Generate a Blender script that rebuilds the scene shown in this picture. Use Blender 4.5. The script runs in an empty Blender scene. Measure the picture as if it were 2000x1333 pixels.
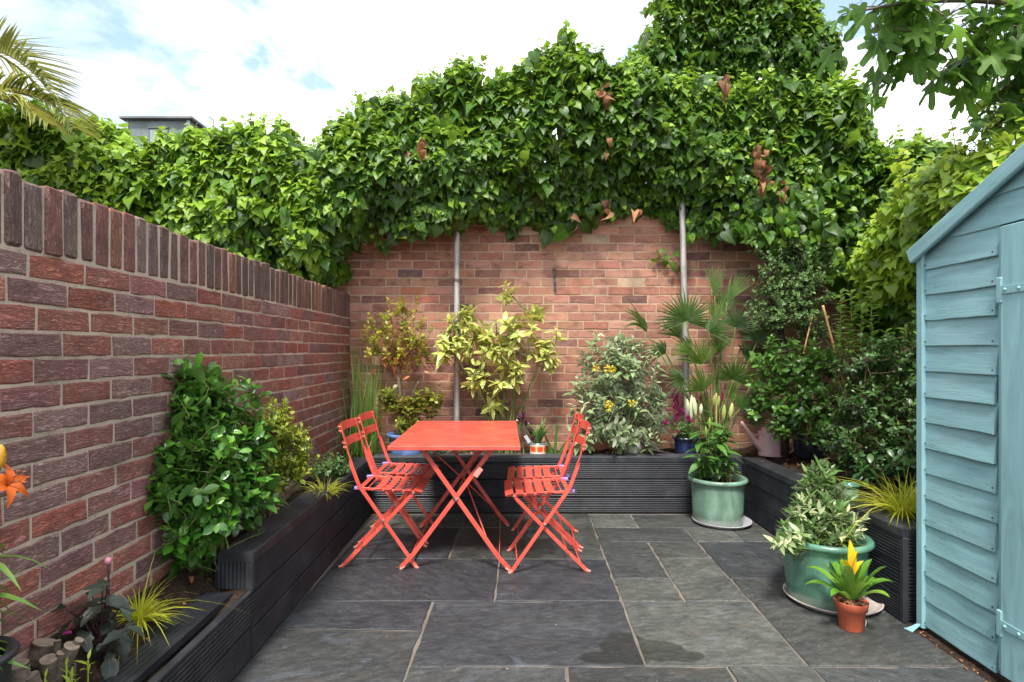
import bpy, math, random
import numpy as np
from mathutils import Vector

random.seed(7)
rng = np.random.default_rng(11)
sc = bpy.context.scene
COL = sc.collection
PI = math.pi

# ---------------------------------------------------------------- camera
FPX, CX, CY, H = 1146.0, 985.0, 685.0, 1.285
cam_d = bpy.data.cameras.new('camera')
cam = bpy.data.objects.new('camera', cam_d)
COL.objects.link(cam)
cam.location = (0, 0, H)
cam.rotation_euler = (PI / 2, 0, 0)
cam_d.sensor_width = 36
cam_d.lens = FPX / 2000 * 36
cam_d.shift_x = 15 / 2000
cam_d.shift_y = 18.5 / 2000
cam_d.clip_start = 0.05
cam_d.clip_end = 1000
sc.camera = cam

def P(px, py, d):
    """a point of the garden measured off the photograph, d metres away"""
    return np.array([(px - CX) * d / FPX, d, H - (py - CY) * d / FPX])

def lin(r, g, b):
    f = lambda c: (c / 12.92 if c <= 0.04045 else ((c + 0.055) / 1.055) ** 2.4)
    return (f(r / 255), f(g / 255), f(b / 255))

def unit(a):
    a = np.asarray(a, float)
    return a / np.maximum(np.linalg.norm(a, axis=-1, keepdims=True), 1e-9)

# ---------------------------------------------------------------- objects
def tag(o, label=None, cat=None, group=None, kind=None):
    if label: o['label'] = label
    if cat: o['category'] = cat
    if group: o['group'] = group
    if kind: o['kind'] = kind
    return o

def thing(name, label, cat, loc=(0, 0, 0), group=None, rz=0):
    o = bpy.data.objects.new(name, None)
    o.empty_display_size = 0.1
    COL.objects.link(o)
    o.location = tuple(float(v) for v in loc)
    o.rotation_euler = (0, 0, rz)
    return tag(o, label, cat, group, 'thing')

def world_loc(o):
    p = Vector((0, 0, 0))
    while o is not None:
        p += o.location
        o = o.parent
    return p

class G:
    """gathers shapes into one mesh"""
    def __init__(s):
        s.V = []; s.F = {}; s.n = 0; s.A = {}; s.UV = []; s.M = {}
    def add(s, V, faces, uv=None, mi=0, **at):
        V = np.asarray(V, float).reshape(-1, 3)
        for f in faces:
            f = np.asarray(f, int)
            if f.size == 0: continue
            if f.ndim == 1: f = f[None]
            k = f.shape[1]
            s.F.setdefault(k, []).append(f + s.n)
            s.M.setdefault(k, []).append(np.full(len(f), mi))
        s.V.append(V)
        s.UV.append(np.zeros((len(V), 2)) if uv is None else np.asarray(uv, float))
        for k, v in at.items():
            v = np.asarray(v, float)
            if k == 'col':
                v = np.broadcast_to(v, (len(V), 3))
            else:
                v = np.broadcast_to(v, (len(V),))
            s.A.setdefault(k, []).append(v)
        s.n += len(V)
        return s
    def build(s, name, mat, parent=None, smooth=False, local=False):
        me = bpy.data.meshes.new(name)
        V = np.concatenate(s.V)
        if parent is not None and not local:
            V = V - np.array(world_loc(parent))
        me.vertices.add(len(V)); me.vertices.foreach_set('co', V.astype(np.float32).ravel())
        ks = sorted(s.F)
        loops = np.concatenate([np.concatenate(s.F[k]).ravel() for k in ks])
        tot = np.concatenate([np.full(sum(len(x) for x in s.F[k]), k) for k in ks])
        start = np.concatenate([[0], np.cumsum(tot)[:-1]])
        mi = np.concatenate([np.concatenate(s.M[k]) for k in ks])
        me.loops.add(len(loops)); me.loops.foreach_set('vertex_index', loops.astype(np.int32))
        me.polygons.add(len(tot)); me.polygons.foreach_set('loop_start', start.astype(np.int32))
        me.polygons.foreach_set('material_index', mi.astype(np.int32))
        me.polygons.foreach_set('use_smooth', np.full(len(tot), bool(smooth)))
        me.update(calc_edges=True)
        uvl = me.uv_layers.new(name='UVMap')
        uv = np.concatenate(s.UV)
        uvl.data.foreach_set('uv', uv[loops].astype(np.float32).ravel())
        for k, lst in s.A.items():
            a = np.concatenate(lst)
            if len(a) != len(V): continue
            if k == 'col':
                at = me.attributes.new('col', 'FLOAT_COLOR', 'POINT')
                at.data.foreach_set('color', np.concatenate([a, np.ones((len(a), 1))], 1).astype(np.float32).ravel())
            else:
                at = me.attributes.new(k, 'FLOAT', 'POINT')
                at.data.foreach_set('value', a.astype(np.float32))
        for m in (mat if isinstance(mat, (list, tuple)) else [mat]):
            me.materials.append(m)
        me.validate()
        o = bpy.data.objects.new(name, me)
        COL.objects.link(o)
        if parent is not None: o.parent = parent
        return o

# ---------------------------------------------------------------- shapes
def box(g, lo, hi, bev=0.0, R=None, c=None, **kw):
    """chamfered box between two corners; R rotates it about c"""
    lo = np.asarray(lo, float); hi = np.asarray(hi, float)
    mid = (lo + hi) / 2; hs = (hi - lo) / 2
    b = min(bev, hs.min() * 0.9)
    if b <= 0:
        V = np.array([[x, y, z] for x in (-1, 1) for y in (-1, 1) for z in (-1, 1)]) * hs
        F = [[[0, 1, 3, 2], [4, 6, 7, 5], [0, 4, 5, 1], [2, 3, 7, 6], [0, 2, 6, 4], [1, 5, 7, 3]]]
    else:
        V = []; idx = {}
        for x in (-1, 1):
            for y in (-1, 1):
                for z in (-1, 1):
                    s = np.array([x, y, z])
                    for a in range(3):
                        p = s * (hs - b); p = p.astype(float); p[a] = s[a] * hs[a]
                        idx[(x, y, z, a)] = len(V); V.append(p)
        V = np.array(V); q = []; t = []
        def S(a, sa, b1, s1, c1, s2):
            k = [0, 0, 0]; k[a] = sa; k[b1] = s1; k[c1] = s2; return tuple(k)
        for a in range(3):
            b1, c1 = (a + 1) % 3, (a + 2) % 3
            for sa in (-1, 1):
                r = [idx[S(a, sa, b1, u, c1, v) + (a,)] for u, v in ((-1, -1), (1, -1), (1, 1), (-1, 1))]
                q.append(r if sa > 0 else r[::-1])
            for u in (-1, 1):
                for v in (-1, 1):
                    k0 = S(a, -1, b1, u, c1, v); k1 = S(a, 1, b1, u, c1, v)
                    r = [idx[k0 + (b1,)], idx[k1 + (b1,)], idx[k1 + (c1,)], idx[k0 + (c1,)]]
                    q.append(r if u * v < 0 else r[::-1])
        for x in (-1, 1):
            for y in (-1, 1):
                for z in (-1, 1):
                    r = [idx[(x, y, z, a)] for a in range(3)]
                    t.append(r if x * y * z > 0 else r[::-1])
        F = [q, t]
    V = V + mid
    if R is not None:
        c = mid if c is None else np.asarray(c, float)
        V = (V - c) @ np.asarray(R).T + c
    g.add(V, F, **kw)

def rotz(a): return np.array([[math.cos(a), -math.sin(a), 0], [math.sin(a), math.cos(a), 0], [0, 0, 1]])
def roty(a): return np.array([[math.cos(a), 0, math.sin(a)], [0, 1, 0], [-math.sin(a), 0, math.cos(a)]])
def rotx(a): return np.array([[1, 0, 0], [0, math.cos(a), -math.sin(a)], [0, math.sin(a), math.cos(a)]])

def smoothpath(pts, n=12):
    pts = np.asarray(pts, float)
    if len(pts) < 3:
        return pts[0] + (pts[-1] - pts[0]) * np.linspace(0, 1, n)[:, None]
    Q = np.vstack([2 * pts[0] - pts[1], pts, 2 * pts[-1] - pts[-2]])
    out = []
    m = max(2, n // (len(pts) - 1))
    for i in range(len(pts) - 1):
        p0, p1, p2, p3 = Q[i:i + 4]
        for t in np.linspace(0, 1, m, endpoint=False):
            out.append(0.5 * (2 * p1 + (p2 - p0) * t + (2 * p0 - 5 * p1 + 4 * p2 - p3) * t * t + (3 * p1 - p0 - 3 * p2 + p3) * t ** 3))
    out.append(pts[-1])
    return np.array(out)

def frames(pts):
    T = unit(np.gradient(pts, axis=0))
    up = np.array([0, 0, 1.0]) if abs(T[0][2]) < 0.9 else np.array([1.0, 0, 0])
    u = unit(np.cross(T[0], up))
    U = [u]
    for i in range(1, len(pts)):
        u = U[-1] - T[i] * np.dot(U[-1], T[i])
        n = np.linalg.norm(u)
        U.append(u / n if n > 1e-6 else U[-1])
    U = np.array(U)
    return T, U, np.cross(T, U)

def tube(g, pts, r, n=6, caps=True, **kw):
    pts = np.asarray(pts, float)
    r = np.broadcast_to(np.asarray(r, float), (len(pts),))
    T, U, W = frames(pts)
    a = np.linspace(0, 2 * PI, n, endpoint=False)
    ring = np.cos(a)[None, :, None] * U[:, None] + np.sin(a)[None, :, None] * W[:, None]
    V = (pts[:, None] + ring * r[:, None, None]).reshape(-1, 3)
    k = len(pts)
    i = np.arange(k - 1)[:, None] * n; j = np.arange(n)[None]; jn = (j + 1) % n
    q = np.stack([i + j, i + jn, i + n + jn, i + n + j], -1).reshape(-1, 4)
    F = [q]
    if caps:
        F += [np.arange(n)[::-1][None], (np.arange(n) + (k - 1) * n)[None]]
    uv = np.stack([np.tile(a / 2 / PI, k), np.repeat(np.linspace(0, 1, k), n)], 1)
    g.add(V, F, uv=uv, **kw)

def bar(g, pts, wdir, w, t, **kw):
    """flat bar swept along pts; wdir is the direction of its wide side (one, or one per point)"""
    pts = np.asarray(pts, float)
    wd = np.broadcast_to(np.asarray(wdir, float), pts.shape)
    T = unit(np.gradient(pts, axis=0))
    wd = unit(wd - T * (wd * T).sum(1, keepdims=True))
    td = np.cross(T, wd)
    w = np.broadcast_to(np.asarray(w, float), (len(pts),))[:, None, None]
    sec = np.array([[-.5, -.35], [-.42, -.5], [.42, -.5], [.5, -.35], [.5, .35], [.42, .5], [-.42, .5], [-.5, .35]])
    V = pts[:, None] + wd[:, None] * (sec[:, 0][None, :, None] * w) + td[:, None] * (sec[:, 1][None, :, None] * t)
    n = 8; k = len(pts)
    i = np.arange(k - 1)[:, None] * n; j = np.arange(n)[None]; jn = (j + 1) % n
    q = np.stack([i + j, i + jn, i + n + jn, i + n + j], -1).reshape(-1, 4)
    g.add(V.reshape(-1, 3), [q, np.arange(n)[::-1][None], (np.arange(n) + (k - 1) * n)[None]], **kw)

def lathe(g, prof, c, n=40, cap=False, R=None, squash=(1, 1), **kw):
    prof = np.asarray(prof, float); k = len(prof)
    a = np.linspace(0, 2 * PI, n, endpoint=False)
    V = np.stack([prof[:, 0][:, None] * np.cos(a) * squash[0], prof[:, 0][:, None] * np.sin(a) * squash[1], np.repeat(prof[:, 1][:, None], n, 1)], -1).reshape(-1, 3)
    i = np.arange(k - 1)[:, None] * n; j = np.arange(n)[None]; jn = (j + 1) % n
    F = [np.stack([i + j, i + jn, i + n + jn, i + n + j], -1).reshape(-1, 4)]
    if cap: F += [np.arange(n)[::-1][None], (np.arange(n) + (k - 1) * n)[None]]
    uv = np.stack([np.tile(a / 2 / PI, k), np.repeat(np.linspace(0, 1, k), n)], 1)
    if R is not None: V = V @ np.asarray(R).T
    g.add(V + np.asarray(c, float), F, uv=uv, **kw)

def extrude_profile(g, prof, A, B, up=(0, 0, 1), out=None, **kw):
    """closed 2-D profile (o, u) = (outwards, upwards) swept straight from A to B"""
    A = np.asarray(A, float); B = np.asarray(B, float)
    up = np.asarray(up, float); out = np.asarray(out, float)
    prof = np.asarray(prof, float); n = len(prof)
    r0 = prof[:, :1] * out + prof[:, 1:] * up
    V = np.vstack([A + r0, B + r0])
    j = np.arange(n); jn = (j + 1) % n
    q = np.stack([j, jn, n + jn, n + j], 1)
    if np.dot(np.cross(out, up), B - A) > 0: q = q[:, ::-1]
    L = np.linalg.norm(B - A)
    uv = np.vstack([np.stack([np.zeros(n), prof[:, 1]], 1), np.stack([np.full(n, L), prof[:, 1]], 1)])
    g.add(V, [q, j[::-1][None], (j + n)[None]], uv=uv, **kw)

def hash_noise(seed, nwave=14, scale=1.0):
    r = np.random.default_rng(seed)
    K = r.normal(size=(nwave, 3)) * scale; ph = r.uniform(0, 2 * PI, nwave)
    am = 1 / (0.4 + np.linalg.norm(K, axis=1) / scale)
    am = am / np.sqrt((am ** 2).sum() / 2)
    def f(p):
        p = np.asarray(p, float)
        return (np.sin(p @ K.T + ph) * am).sum(-1)
    return f

# ---------------------------------------------------------------- materials
class NT:
    def __init__(s, name):
        s.m = bpy.data.materials.new(name); s.m.use_nodes = True
        s.t = s.m.node_tree; s.t.nodes.clear()
        s.out = s.n('ShaderNodeOutputMaterial')
    def n(s, typ, **kw):
        nd = s.t.nodes.new(typ)
        for k, v in kw.items():
            if k.startswith('i_'):
                nd.inputs[k[2:].replace('_', ' ')].default_value = v
            else: setattr(nd, k, v)
        return nd
    def l(s, a, b): s.t.links.new(a, b)
    def math(s, op, a, b=None, c=None, clamp=False):
        nd = s.n('ShaderNodeMath', operation=op, use_clamp=clamp)
        for i, v in enumerate((a, b, c)):
            if v is None: continue
            if isinstance(v, (int, float)): nd.inputs[i].default_value = v
            else: s.l(v, nd.inputs[i])
        return nd.outputs[0]
    def mix(s, f, a, b, mode='MIX'):
        nd = s.n('ShaderNodeMix', data_type='RGBA', blend_type=mode)
        for sock, v in ((nd.inputs[0], f), (nd.inputs[6], a), (nd.inputs[7], b)):
            if isinstance(v, (int, float)): sock.default_value = v
            elif isinstance(v, (tuple, list)): sock.default_value = tuple(v)[:3] + (1,)
            else: s.l(v, sock)
        return nd.outputs[2]
    def ramp(s, f, stops, interp='LINEAR'):
        nd = s.n('ShaderNodeValToRGB'); cr = nd.color_ramp; cr.interpolation = interp
        while len(cr.elements) < len(stops): cr.elements.new(0.5)
        for e, (p, c) in zip(cr.elements, stops):
            e.position = p
            e.color = (c, c, c, 1) if isinstance(c, (int, float)) else tuple(c)[:3] + (1,)
        s.l(f, nd.inputs[0])
        return nd.outputs[0]
    def coord(s, kind='Object', scale=None, rot=None):
        c = s.n('ShaderNodeTexCoord').outputs[kind]
        if scale is not None or rot is not None:
            mp = s.n('ShaderNodeMapping')
            if scale is not None: mp.inputs['Scale'].default_value = scale
            if rot is not None: mp.inputs['Rotation'].default_value = rot
            s.l(c, mp.inputs['Vector']); c = mp.outputs[0]
        return c
    def noise(s, vec, scale=5, detail=4, rough=.55, dist=0, out='Fac'):
        nd = s.n('ShaderNodeTexNoise')
        nd.inputs['Scale'].default_value = scale; nd.inputs['Detail'].default_value = detail
        nd.inputs['Roughness'].default_value = rough; nd.inputs['Distortion'].default_value = dist
        s.l(vec, nd.inputs['Vector'])
        return nd.outputs[out]
    def attr(s, name, out='Fac'):
        return s.n('ShaderNodeAttribute', attribute_name=name).outputs[out]
    def bump(s, h, strength=.3, dist=.01, nrm=None):
        nd = s.n('ShaderNodeBump'); nd.inputs['Strength'].default_value = strength; nd.inputs['Distance'].default_value = dist
        s.l(h, nd.inputs['Height'])
        if nrm is not None: s.l(nrm, nd.inputs['Normal'])
        return nd.outputs[0]
    def bsdf(s, col, rough=.6, spec=.5, metal=0, nrm=None, coat=0, coat_rough=.1):
        b = s.n('ShaderNodeBsdfPrincipled')
        for k, v in (('Base Color', col), ('Roughness', rough), ('Specular IOR Level', spec), ('Metallic', metal), ('Coat Weight', coat), ('Coat Roughness', coat_rough)):
            if isinstance(v, (int, float)): b.inputs[k].default_value = v
            elif isinstance(v, (tuple, list)): b.inputs[k].default_value = tuple(v)[:3] + (1,)
            else: s.l(v, b.inputs[k])
        if nrm is not None: s.l(nrm, b.inputs['Normal'])
        return b.outputs[0]
    def done(s, sh):
        s.l(sh, s.out.inputs[0]); return s.m

def paint(name, col, rough=.4, var=.12, scale=6, spec=.5, bump=0, wear=None, wear_amt=.0, metal=0, coat=0):
    """painted, glazed or plain surface with uneven colour and fine wear"""
    t = NT(name); c = t.coord()
    n = t.noise(c, scale, 5); n2 = t.noise(c, scale * 9, 4)
    f = t.math('ADD', t.math('MULTIPLY', n, .7), t.math('MULTIPLY', n2, .3))
    hi = tuple(min(1, x * (1 + var * 2)) for x in col); lo = tuple(x * (1 - var * 1.6) for x in col)
    cc = t.ramp(f, [(.3, lo), (.5, col), (.7, hi)])
    if wear:
        w = t.ramp(t.noise(c, scale * 14, 6, .7), [(.62 - wear_amt, 0.0), (.68 - wear_amt, 1.0)])
        cc = t.mix(w, cc, wear)
    r = t.math('ADD', t.math('MULTIPLY', n2, .25), rough - .12)
    nr = t.bump(n2, bump, .002) if bump else None
    return t.done(t.bsdf(cc, r, spec, metal, nr, coat))

def leaf_mat(name, dark, mid, light, rough=.38, trans=.3, vein=.25, spec=.5, spots=None, margin=None, back=.25, blot=0.12):
    t = NT(name)
    tint = t.attr('tint')
    c = t.ramp(tint, [(0, dark), (.45, mid), (1, light)])
    oc = t.coord()
    nz = t.noise(oc, 26, 3)
    c = t.mix(t.math('MULTIPLY', t.ramp(nz, [(.35, 0.0), (.75, 1.0)]), blot), c, light)
    uv = t.n('ShaderNodeSeparateXYZ'); t.l(t.coord('UV'), uv.inputs[0])
    au = t.math('ABSOLUTE', t.math('SUBTRACT', uv.outputs[0], .5))
    if margin:
        jag = t.math('ADD', au, t.math('MULTIPLY', t.math('SUBTRACT', t.noise(oc, 60, 2), .5), .35))
        c = t.mix(t.ramp(jag, [(.25, 0.0), (.32, 1.0)]), c, margin)
    if spots:
        sp = t.noise(oc, 75, 3, .6)
        c = t.mix(t.ramp(sp, [(.49, 0.0), (.56, 1.0)]), c, spots)
    mid_r = t.ramp(au, [(.0, 1.0), (.035, 0.0)])
    lat = t.math('SINE', t.math('MULTIPLY', t.math('SUBTRACT', uv.outputs[1], t.math('MULTIPLY', au, 1.1)), 40.0))
    lat = t.math('MULTIPLY', t.ramp(lat, [(.93, 0.0), (1.0, 1.0)]), .5)
    vn = t.math('MAXIMUM', mid_r, lat)
    c = t.mix(t.math('MULTIPLY', vn, vein), c, tuple(min(1, x * 1.6 + .05) for x in light))
    geo = t.n('ShaderNodeNewGeometry')
    cb = t.mix(back, c, tuple(.5 * x + .06 for x in light))
    c = t.mix(geo.outputs['Backfacing'], c, cb)
    b = t.bump(t.math('SUBTRACT', t.noise(oc, 40, 3), t.math('MULTIPLY', vn, .5)), .25, .004)
    rr = t.math('ADD', t.math('MULTIPLY', nz, .2), rough - .1)
    p = t.bsdf(c, rr, spec, 0, b)
    tr = t.n('ShaderNodeBsdfTranslucent')
    t.l(t.mix(.5, c, tuple(min(1, x * 1.7) for x in light)), tr.inputs[0])
    mx = t.n('ShaderNodeMixShader'); mx.inputs[0].default_value = trans
    t.l(p, mx.inputs[1]); t.l(tr.outputs[0], mx.inputs[2])
    return t.done(mx.outputs[0])

# ---------------------------------------------------------------- foliage
def leaf_template(rows, fold=.25, droop=.25, cup=0.0, lobes=0.0):
    """rows: (t, half width, y offset of the side points); returns verts (k,3), faces, uv"""
    V = []; UV = []; F3 = []; F4 = []
    idx = []
    wmax = max(r[1] for r in rows)
    for r in rows:
        t, w = r[0], r[1]; off = r[2] if len(r) > 2 else 0
        z0 = -droop * t * t
        y0 = t * (1 - .25 * droop * t)
        if w < 1e-4:
            idx.append([len(V)]); V.append((0, y0, z0)); UV.append((.5, t))
        else:
            i = len(V)
            V += [(-w, y0 + off, z0 + fold * w), (0, y0, z0), (w, y0 + off, z0 + fold * w)]
            UV += [(.5 - .5 * w / wmax, t), (.5, t), (.5 + .5 * w / wmax, t)]
            idx.append([i, i + 1, i + 2])
    for a, b in zip(idx[:-1], idx[1:]):
        if len(a) == 3 and len(b) == 3:
            F4 += [(a[0], a[1], b[1], b[0]), (a[1], a[2], b[2], b[1])]
        elif len(b) == 1:
            F3 += [(a[0], a[1], b[0]), (a[1], a[2], b[0])]
        else:
            F3 += [(a[0], b[1], b[0]), (a[0], b[2], b[1])]
    return np.array(V, float), np.array(F3, int).reshape(-1, 3), np.array(F4, int).reshape(-1, 4), np.array(UV, float)

def variants(rows, n=4, fold=(.1, .4), droop=(.05, .5), wj=.12):
    out = []
    r = np.random.default_rng(len(rows) * 7 + 1)
    for i in range(n):
        rw = []
        for q in rows:
            w = q[1] * (1 + r.uniform(-wj, wj)) if q[1] > 0 else 0
            rw.append((q[0], w) + tuple(q[2:]))
        out.append(leaf_template(rw, r.uniform(*fold), r.uniform(*droop)))
    return out

T_IVY = variants([(0, .10, -.10), (.10, .36, -.16), (.26, .43, -.08), (.5, .31), (.75, .15), (1, 0)], 5, (.05, .4), (.1, .55))
T_IVYL = variants([(0, .12, -.10), (.08, .34, -.15), (.24, .50, -.02), (.40, .30), (.62, .20), (1, 0)], 3, (.05, .35), (.1, .5))
T_OVAL = variants([(0, .03), (.18, .16), (.45, .26), (.72, .21), (.9, .10), (1, 0)], 5, (.1, .5), (.0, .4))
T_OBOV = variants([(0, .03), (.25, .12), (.55, .24), (.8, .25), (.94, .13), (1, 0)], 5, (.1, .45), (-.05, .35))
T_LANCE = variants([(0, .02), (.2, .10), (.45, .14), (.75, .08), (1, 0)], 5, (.15, .5), (.0, .6))
T_SAGE = variants([(0, .08), (.15, .19), (.4, .22), (.7, .15), (.9, .06), (1, 0)], 5, (.1, .5), (.1, .6))
T_SMALL = variants([(0, .05), (.4, .28), (.75, .22), (1, 0)], 4, (.1, .5), (.0, .3))
T_STRAP = variants([(0, .035), (.25, .045), (.5, .045), (.75, .032), (1, 0)], 4, (.3, .8), (.3, .9))

def put_leaves(g, tpls, pos, d, nrm, size, tint, wscale=None):
    pos = np.asarray(pos); N = len(pos)
    if N == 0: return
    d = unit(d); x = unit(np.cross(d, nrm)); z = np.cross(x, d)
    size = np.broadcast_to(np.asarray(size, float), (N,)); tint = np.broadcast_to(np.asarray(tint, float), (N,))
    ws = np.ones(N) if wscale is None else np.broadcast_to(wscale, (N,))
    pick = rng.integers(0, len(tpls), N)
    for k, (V, F3, F4, UV) in enumerate(tpls):
        s = np.where(pick == k)[0]
        if len(s) == 0: continue
        M = len(s); n = len(V)
        W = (V[None, :, 0:1] * x[s][:, None] * ws[s][:, None, None] + V[None, :, 1:2] * d[s][:, None] + V[None, :, 2:3] * z[s][:, None]) * size[s][:, None, None] + pos[s][:, None]
        off = (np.arange(M) * n)[:, None, None]
        F = []
        if len(F3): F.append((F3[None] + off).reshape(-1, 3))
        if len(F4): F.append((F4[None] + off).reshape(-1, 4))
        g.add(W.reshape(-1, 3), F, uv=np.tile(UV, (M, 1)), tint=np.repeat(np.clip(tint[s], 0, 1), n))

def perp(A):
    up = np.where(np.abs(A[:, 2:3]) < .9, np.array([[0, 0, 1.0]]), np.array([[1.0, 0, 0]]))
    U = unit(np.cross(A, up)); return U, np.cross(A, U)

def shoot_leaves(T, A, L, n, ang=(75, 25), size=.08, taper=.4, droop=.15, upb=.5, t0=.15, tint=(.2, .35, .35), svar=.25, opposite=False, face=None):
    """leaves set round each shoot; returns pos, dir, normal, size, tint"""
    M = len(T); A = unit(A); L = np.broadcast_to(np.asarray(L, float), (M,))
    U, W = perp(A)
    t = np.linspace(t0, 1, n)[None] + rng.uniform(-.04, .04, (M, n))
    ph0 = rng.uniform(0, 2 * PI, (M, 1))
    k = np.arange(n)[None]
    ph = ph0 + (k * PI + (k // 2) * PI / 2 if opposite else k * 2.39996) + rng.normal(0, .25, (M, n))
    pos = T[:, None] - A[:, None] * (L[:, None] * (1 - t))[..., None]
    rad = np.cos(ph)[..., None] * U[:, None] + np.sin(ph)[..., None] * W[:, None]
    an = np.radians(ang[0] + (ang[1] - ang[0]) * np.clip(t, 0, 1) ** 1.5 + rng.normal(0, 10, (M, n)))
    d = A[:, None] * np.cos(an)[..., None] + rad * np.sin(an)[..., None]
    d[..., 2] -= droop * rng.uniform(.4, 1.5, (M, n))
    nr = A[:, None] * np.sin(an)[..., None] - rad * np.cos(an)[..., None]
    nr[..., 2] += upb
    nr += rng.normal(0, .18, (M, n, 3))
    if face is not None: nr += face[:, None]
    sz = size * (1 - taper * np.clip(t, 0, 1) ** 3) * np.exp(np.clip(rng.normal(0, svar, (M, n)), -.45, .38))
    ti = tint[0] + tint[1] * rng.uniform(0, 1, (M, 1)) ** 1.5 + tint[2] * np.clip(t, 0, 1) ** 4 + rng.normal(0, .06, (M, n))
    f = lambda a: a.reshape(-1, *a.shape[2:])
    return f(pos), f(d), f(nr), f(sz), f(ti)

def nearest_twigs(g, starts, T, A, L, r=.0025, n=3, pull=.6, **kw):
    S = np.asarray(starts)
    for i in range(len(T)):
        b = T[i] - A[i] * L[i]
        k = np.argmin(((S - b) ** 2).sum(1) + rng.uniform(0, .002, len(S)))
        p = smoothpath([S[k], b * .6 + S[k] * .4 + np.array([0, 0, -.02]) * rng.uniform(0, 1), b, T[i]], 6)
        tube(g, p, np.linspace(r * 1.5, r * .6, len(p)), n, False, **kw)

def blob_points(blobs, n, edge=3.0, zmin=None):
    """blobs: (px, py, d, rx px, rz px, ry m). Points thrown through each, most near the outside; returns points, outward dirs"""
    w = np.array([b[3] * b[4] for b in blobs], float); w /= w.sum()
    pk = rng.choice(len(blobs), n, p=w)
    C = np.array([P(b[0], b[1], b[2]) for b in blobs]); 
    R = np.array([[b[3] * b[2] / FPX, b[5], b[4] * b[2] / FPX] for b in blobs])
    d = unit(rng.normal(size=(n, 3)))
    r = rng.uniform(0, 1, n) ** (1 / edge)
    lump = 1 + .13 * np.sin(d @ np.array([5.1, 2.3, 4.4]) + pk) + .1 * np.sin(d @ np.array([-3.2, 6.3, 7.7]) + 2 * pk)
    X = C[pk] + d * R[pk] * (r * lump)[:, None]
    if zmin is not None: X[:, 2] = np.where(X[:, 2] < zmin, zmin + rng.uniform(0, .08, n), X[:, 2])
    return X, unit(d / R[pk])

def shrub(name, label, cat, base, blobs, n, mat, bark, tpl, lv=7, L=.12, size=.06, ang=(75, 25), up=.5, droop=.15, taper=.4, upb=.5,
          tint=(.2, .35, .35), stems=8, sr=.006, opposite=False, edge=3.0, group=None, spread=.04, extra=None, root_part='stem', svar=.25, twr=.0022, xmin=None, ymax=None):
    base = np.asarray(base, float)
    o = thing(name, label, cat, base, group)
    X, D = blob_points(blobs, n, edge, base[2] + .05)
    if xmin is not None: X[:, 0] = np.maximum(X[:, 0], xmin + rng.uniform(0, .05, n))
    if ymax is not None: X[:, 1] = np.minimum(X[:, 1], ymax - rng.uniform(0, .05, n))
    A = unit(D * (1 - up) + np.array([0, 0, 1.0]) * up + rng.normal(0, .25, (n, 3)))
    Ls = L * rng.uniform(.6, 1.3, n)
    g = G()
    put_leaves(g, tpl, *shoot_leaves(X, A, Ls, lv, ang, size, taper, droop, upb, tint=tint, opposite=opposite, svar=svar))
    if extra: extra(g)
    g.build('foliage', mat, o, True)
    s = G(); sp = []
    tg = X[rng.choice(n, min(stems, n), False)]
    for e in tg:
        b = base + np.array([rng.normal(0, spread), rng.normal(0, spread * .6), -.03])
        m = b * .5 + e * .5 + np.array([rng.normal(0, .04), rng.normal(0, .03), .05])
        p = smoothpath([b, b * .8 + m * .2 + np.array([0, 0, .04]), m, e], 15)
        tube(s, p, np.linspace(sr, sr * .35, len(p)), 6)
        sp.append(p[3:])
    nearest_twigs(s, np.concatenate(sp), X, A, Ls, twr)
    s.build(root_part, bark, o, True)
    return o, X, A

def blades(g, base, n, length, spread, w=.006, arch=.8, tint=(.2, .8), seg=6, up=.6, jit=.02, lvar=.3):
    """grass-like arching blades from one tuft"""
    base = np.asarray(base, float)
    for i in range(n):
        a = rng.uniform(0, 2 * PI); out = np.array([math.cos(a), math.sin(a), 0])
        L = length * math.exp(rng.normal(0, lvar)); s = spread * rng.uniform(.15, 1)
        t = np.linspace(0, 1, seg)
        pts = base + out * rng.uniform(0, jit) + out * (L * s * (t ** 1.4))[:, None] + np.array([0, 0, 1.0]) * (L * (up * t * (2 - .2 * s) - arch * s * t ** 2.2) * .75)[:, None]
        side = np.cross(out, [0, 0, 1.0]) ; side = unit(side + rng.normal(0, .3, 3))
        ww = w * rng.uniform(.6, 1.3) * np.array([.7, 1, 1, .9, .6, .08])[:seg] if seg == 6 else w * (1 - t ** 2 * .95)
        V = np.concatenate([pts - side * ww[:, None] * .5, pts + side * ww[:, None] * .5])
        j = np.arange(seg - 1)
        q = np.stack([j, j + 1, seg + j + 1, seg + j], 1)
        uv = np.concatenate([np.stack([np.full(seg, .3), t], 1), np.stack([np.full(seg, .7), t], 1)])
        g.add(V, [q], uv=uv, tint=np.full(2 * seg, rng.uniform(*tint)))

def ribbon(g, pts, w, wdir, tint=.5, fold=.25, bendseg=None):
    """one long leaf: three columns along pts, width array w, folded into a channel"""
    pts = np.asarray(pts, float); k = len(pts)
    T = unit(np.gradient(pts, axis=0))
    wd = np.broadcast_to(np.asarray(wdir, float), pts.shape)
    wd = unit(wd - T * (wd * T).sum(1, keepdims=True)); nz = np.cross(wd, T)
    w = np.broadcast_to(np.asarray(w, float), (k,))[:, None]
    V = np.concatenate([pts - wd * w * .5 + nz * w * fold * .5, pts, pts + wd * w * .5 + nz * w * fold * .5])
    j = np.arange(k - 1)
    q = np.concatenate([np.stack([j, k + j, k + j + 1, j + 1], 1), np.stack([k + j, 2 * k + j, 2 * k + j + 1, k + j + 1], 1)])
    t = np.linspace(0, 1, k)
    uv = np.concatenate([np.stack([np.full(k, u), t], 1) for u in (0., .5, 1.)])
    g.add(V, [q], uv=uv, tint=np.full(3 * k, tint))
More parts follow.
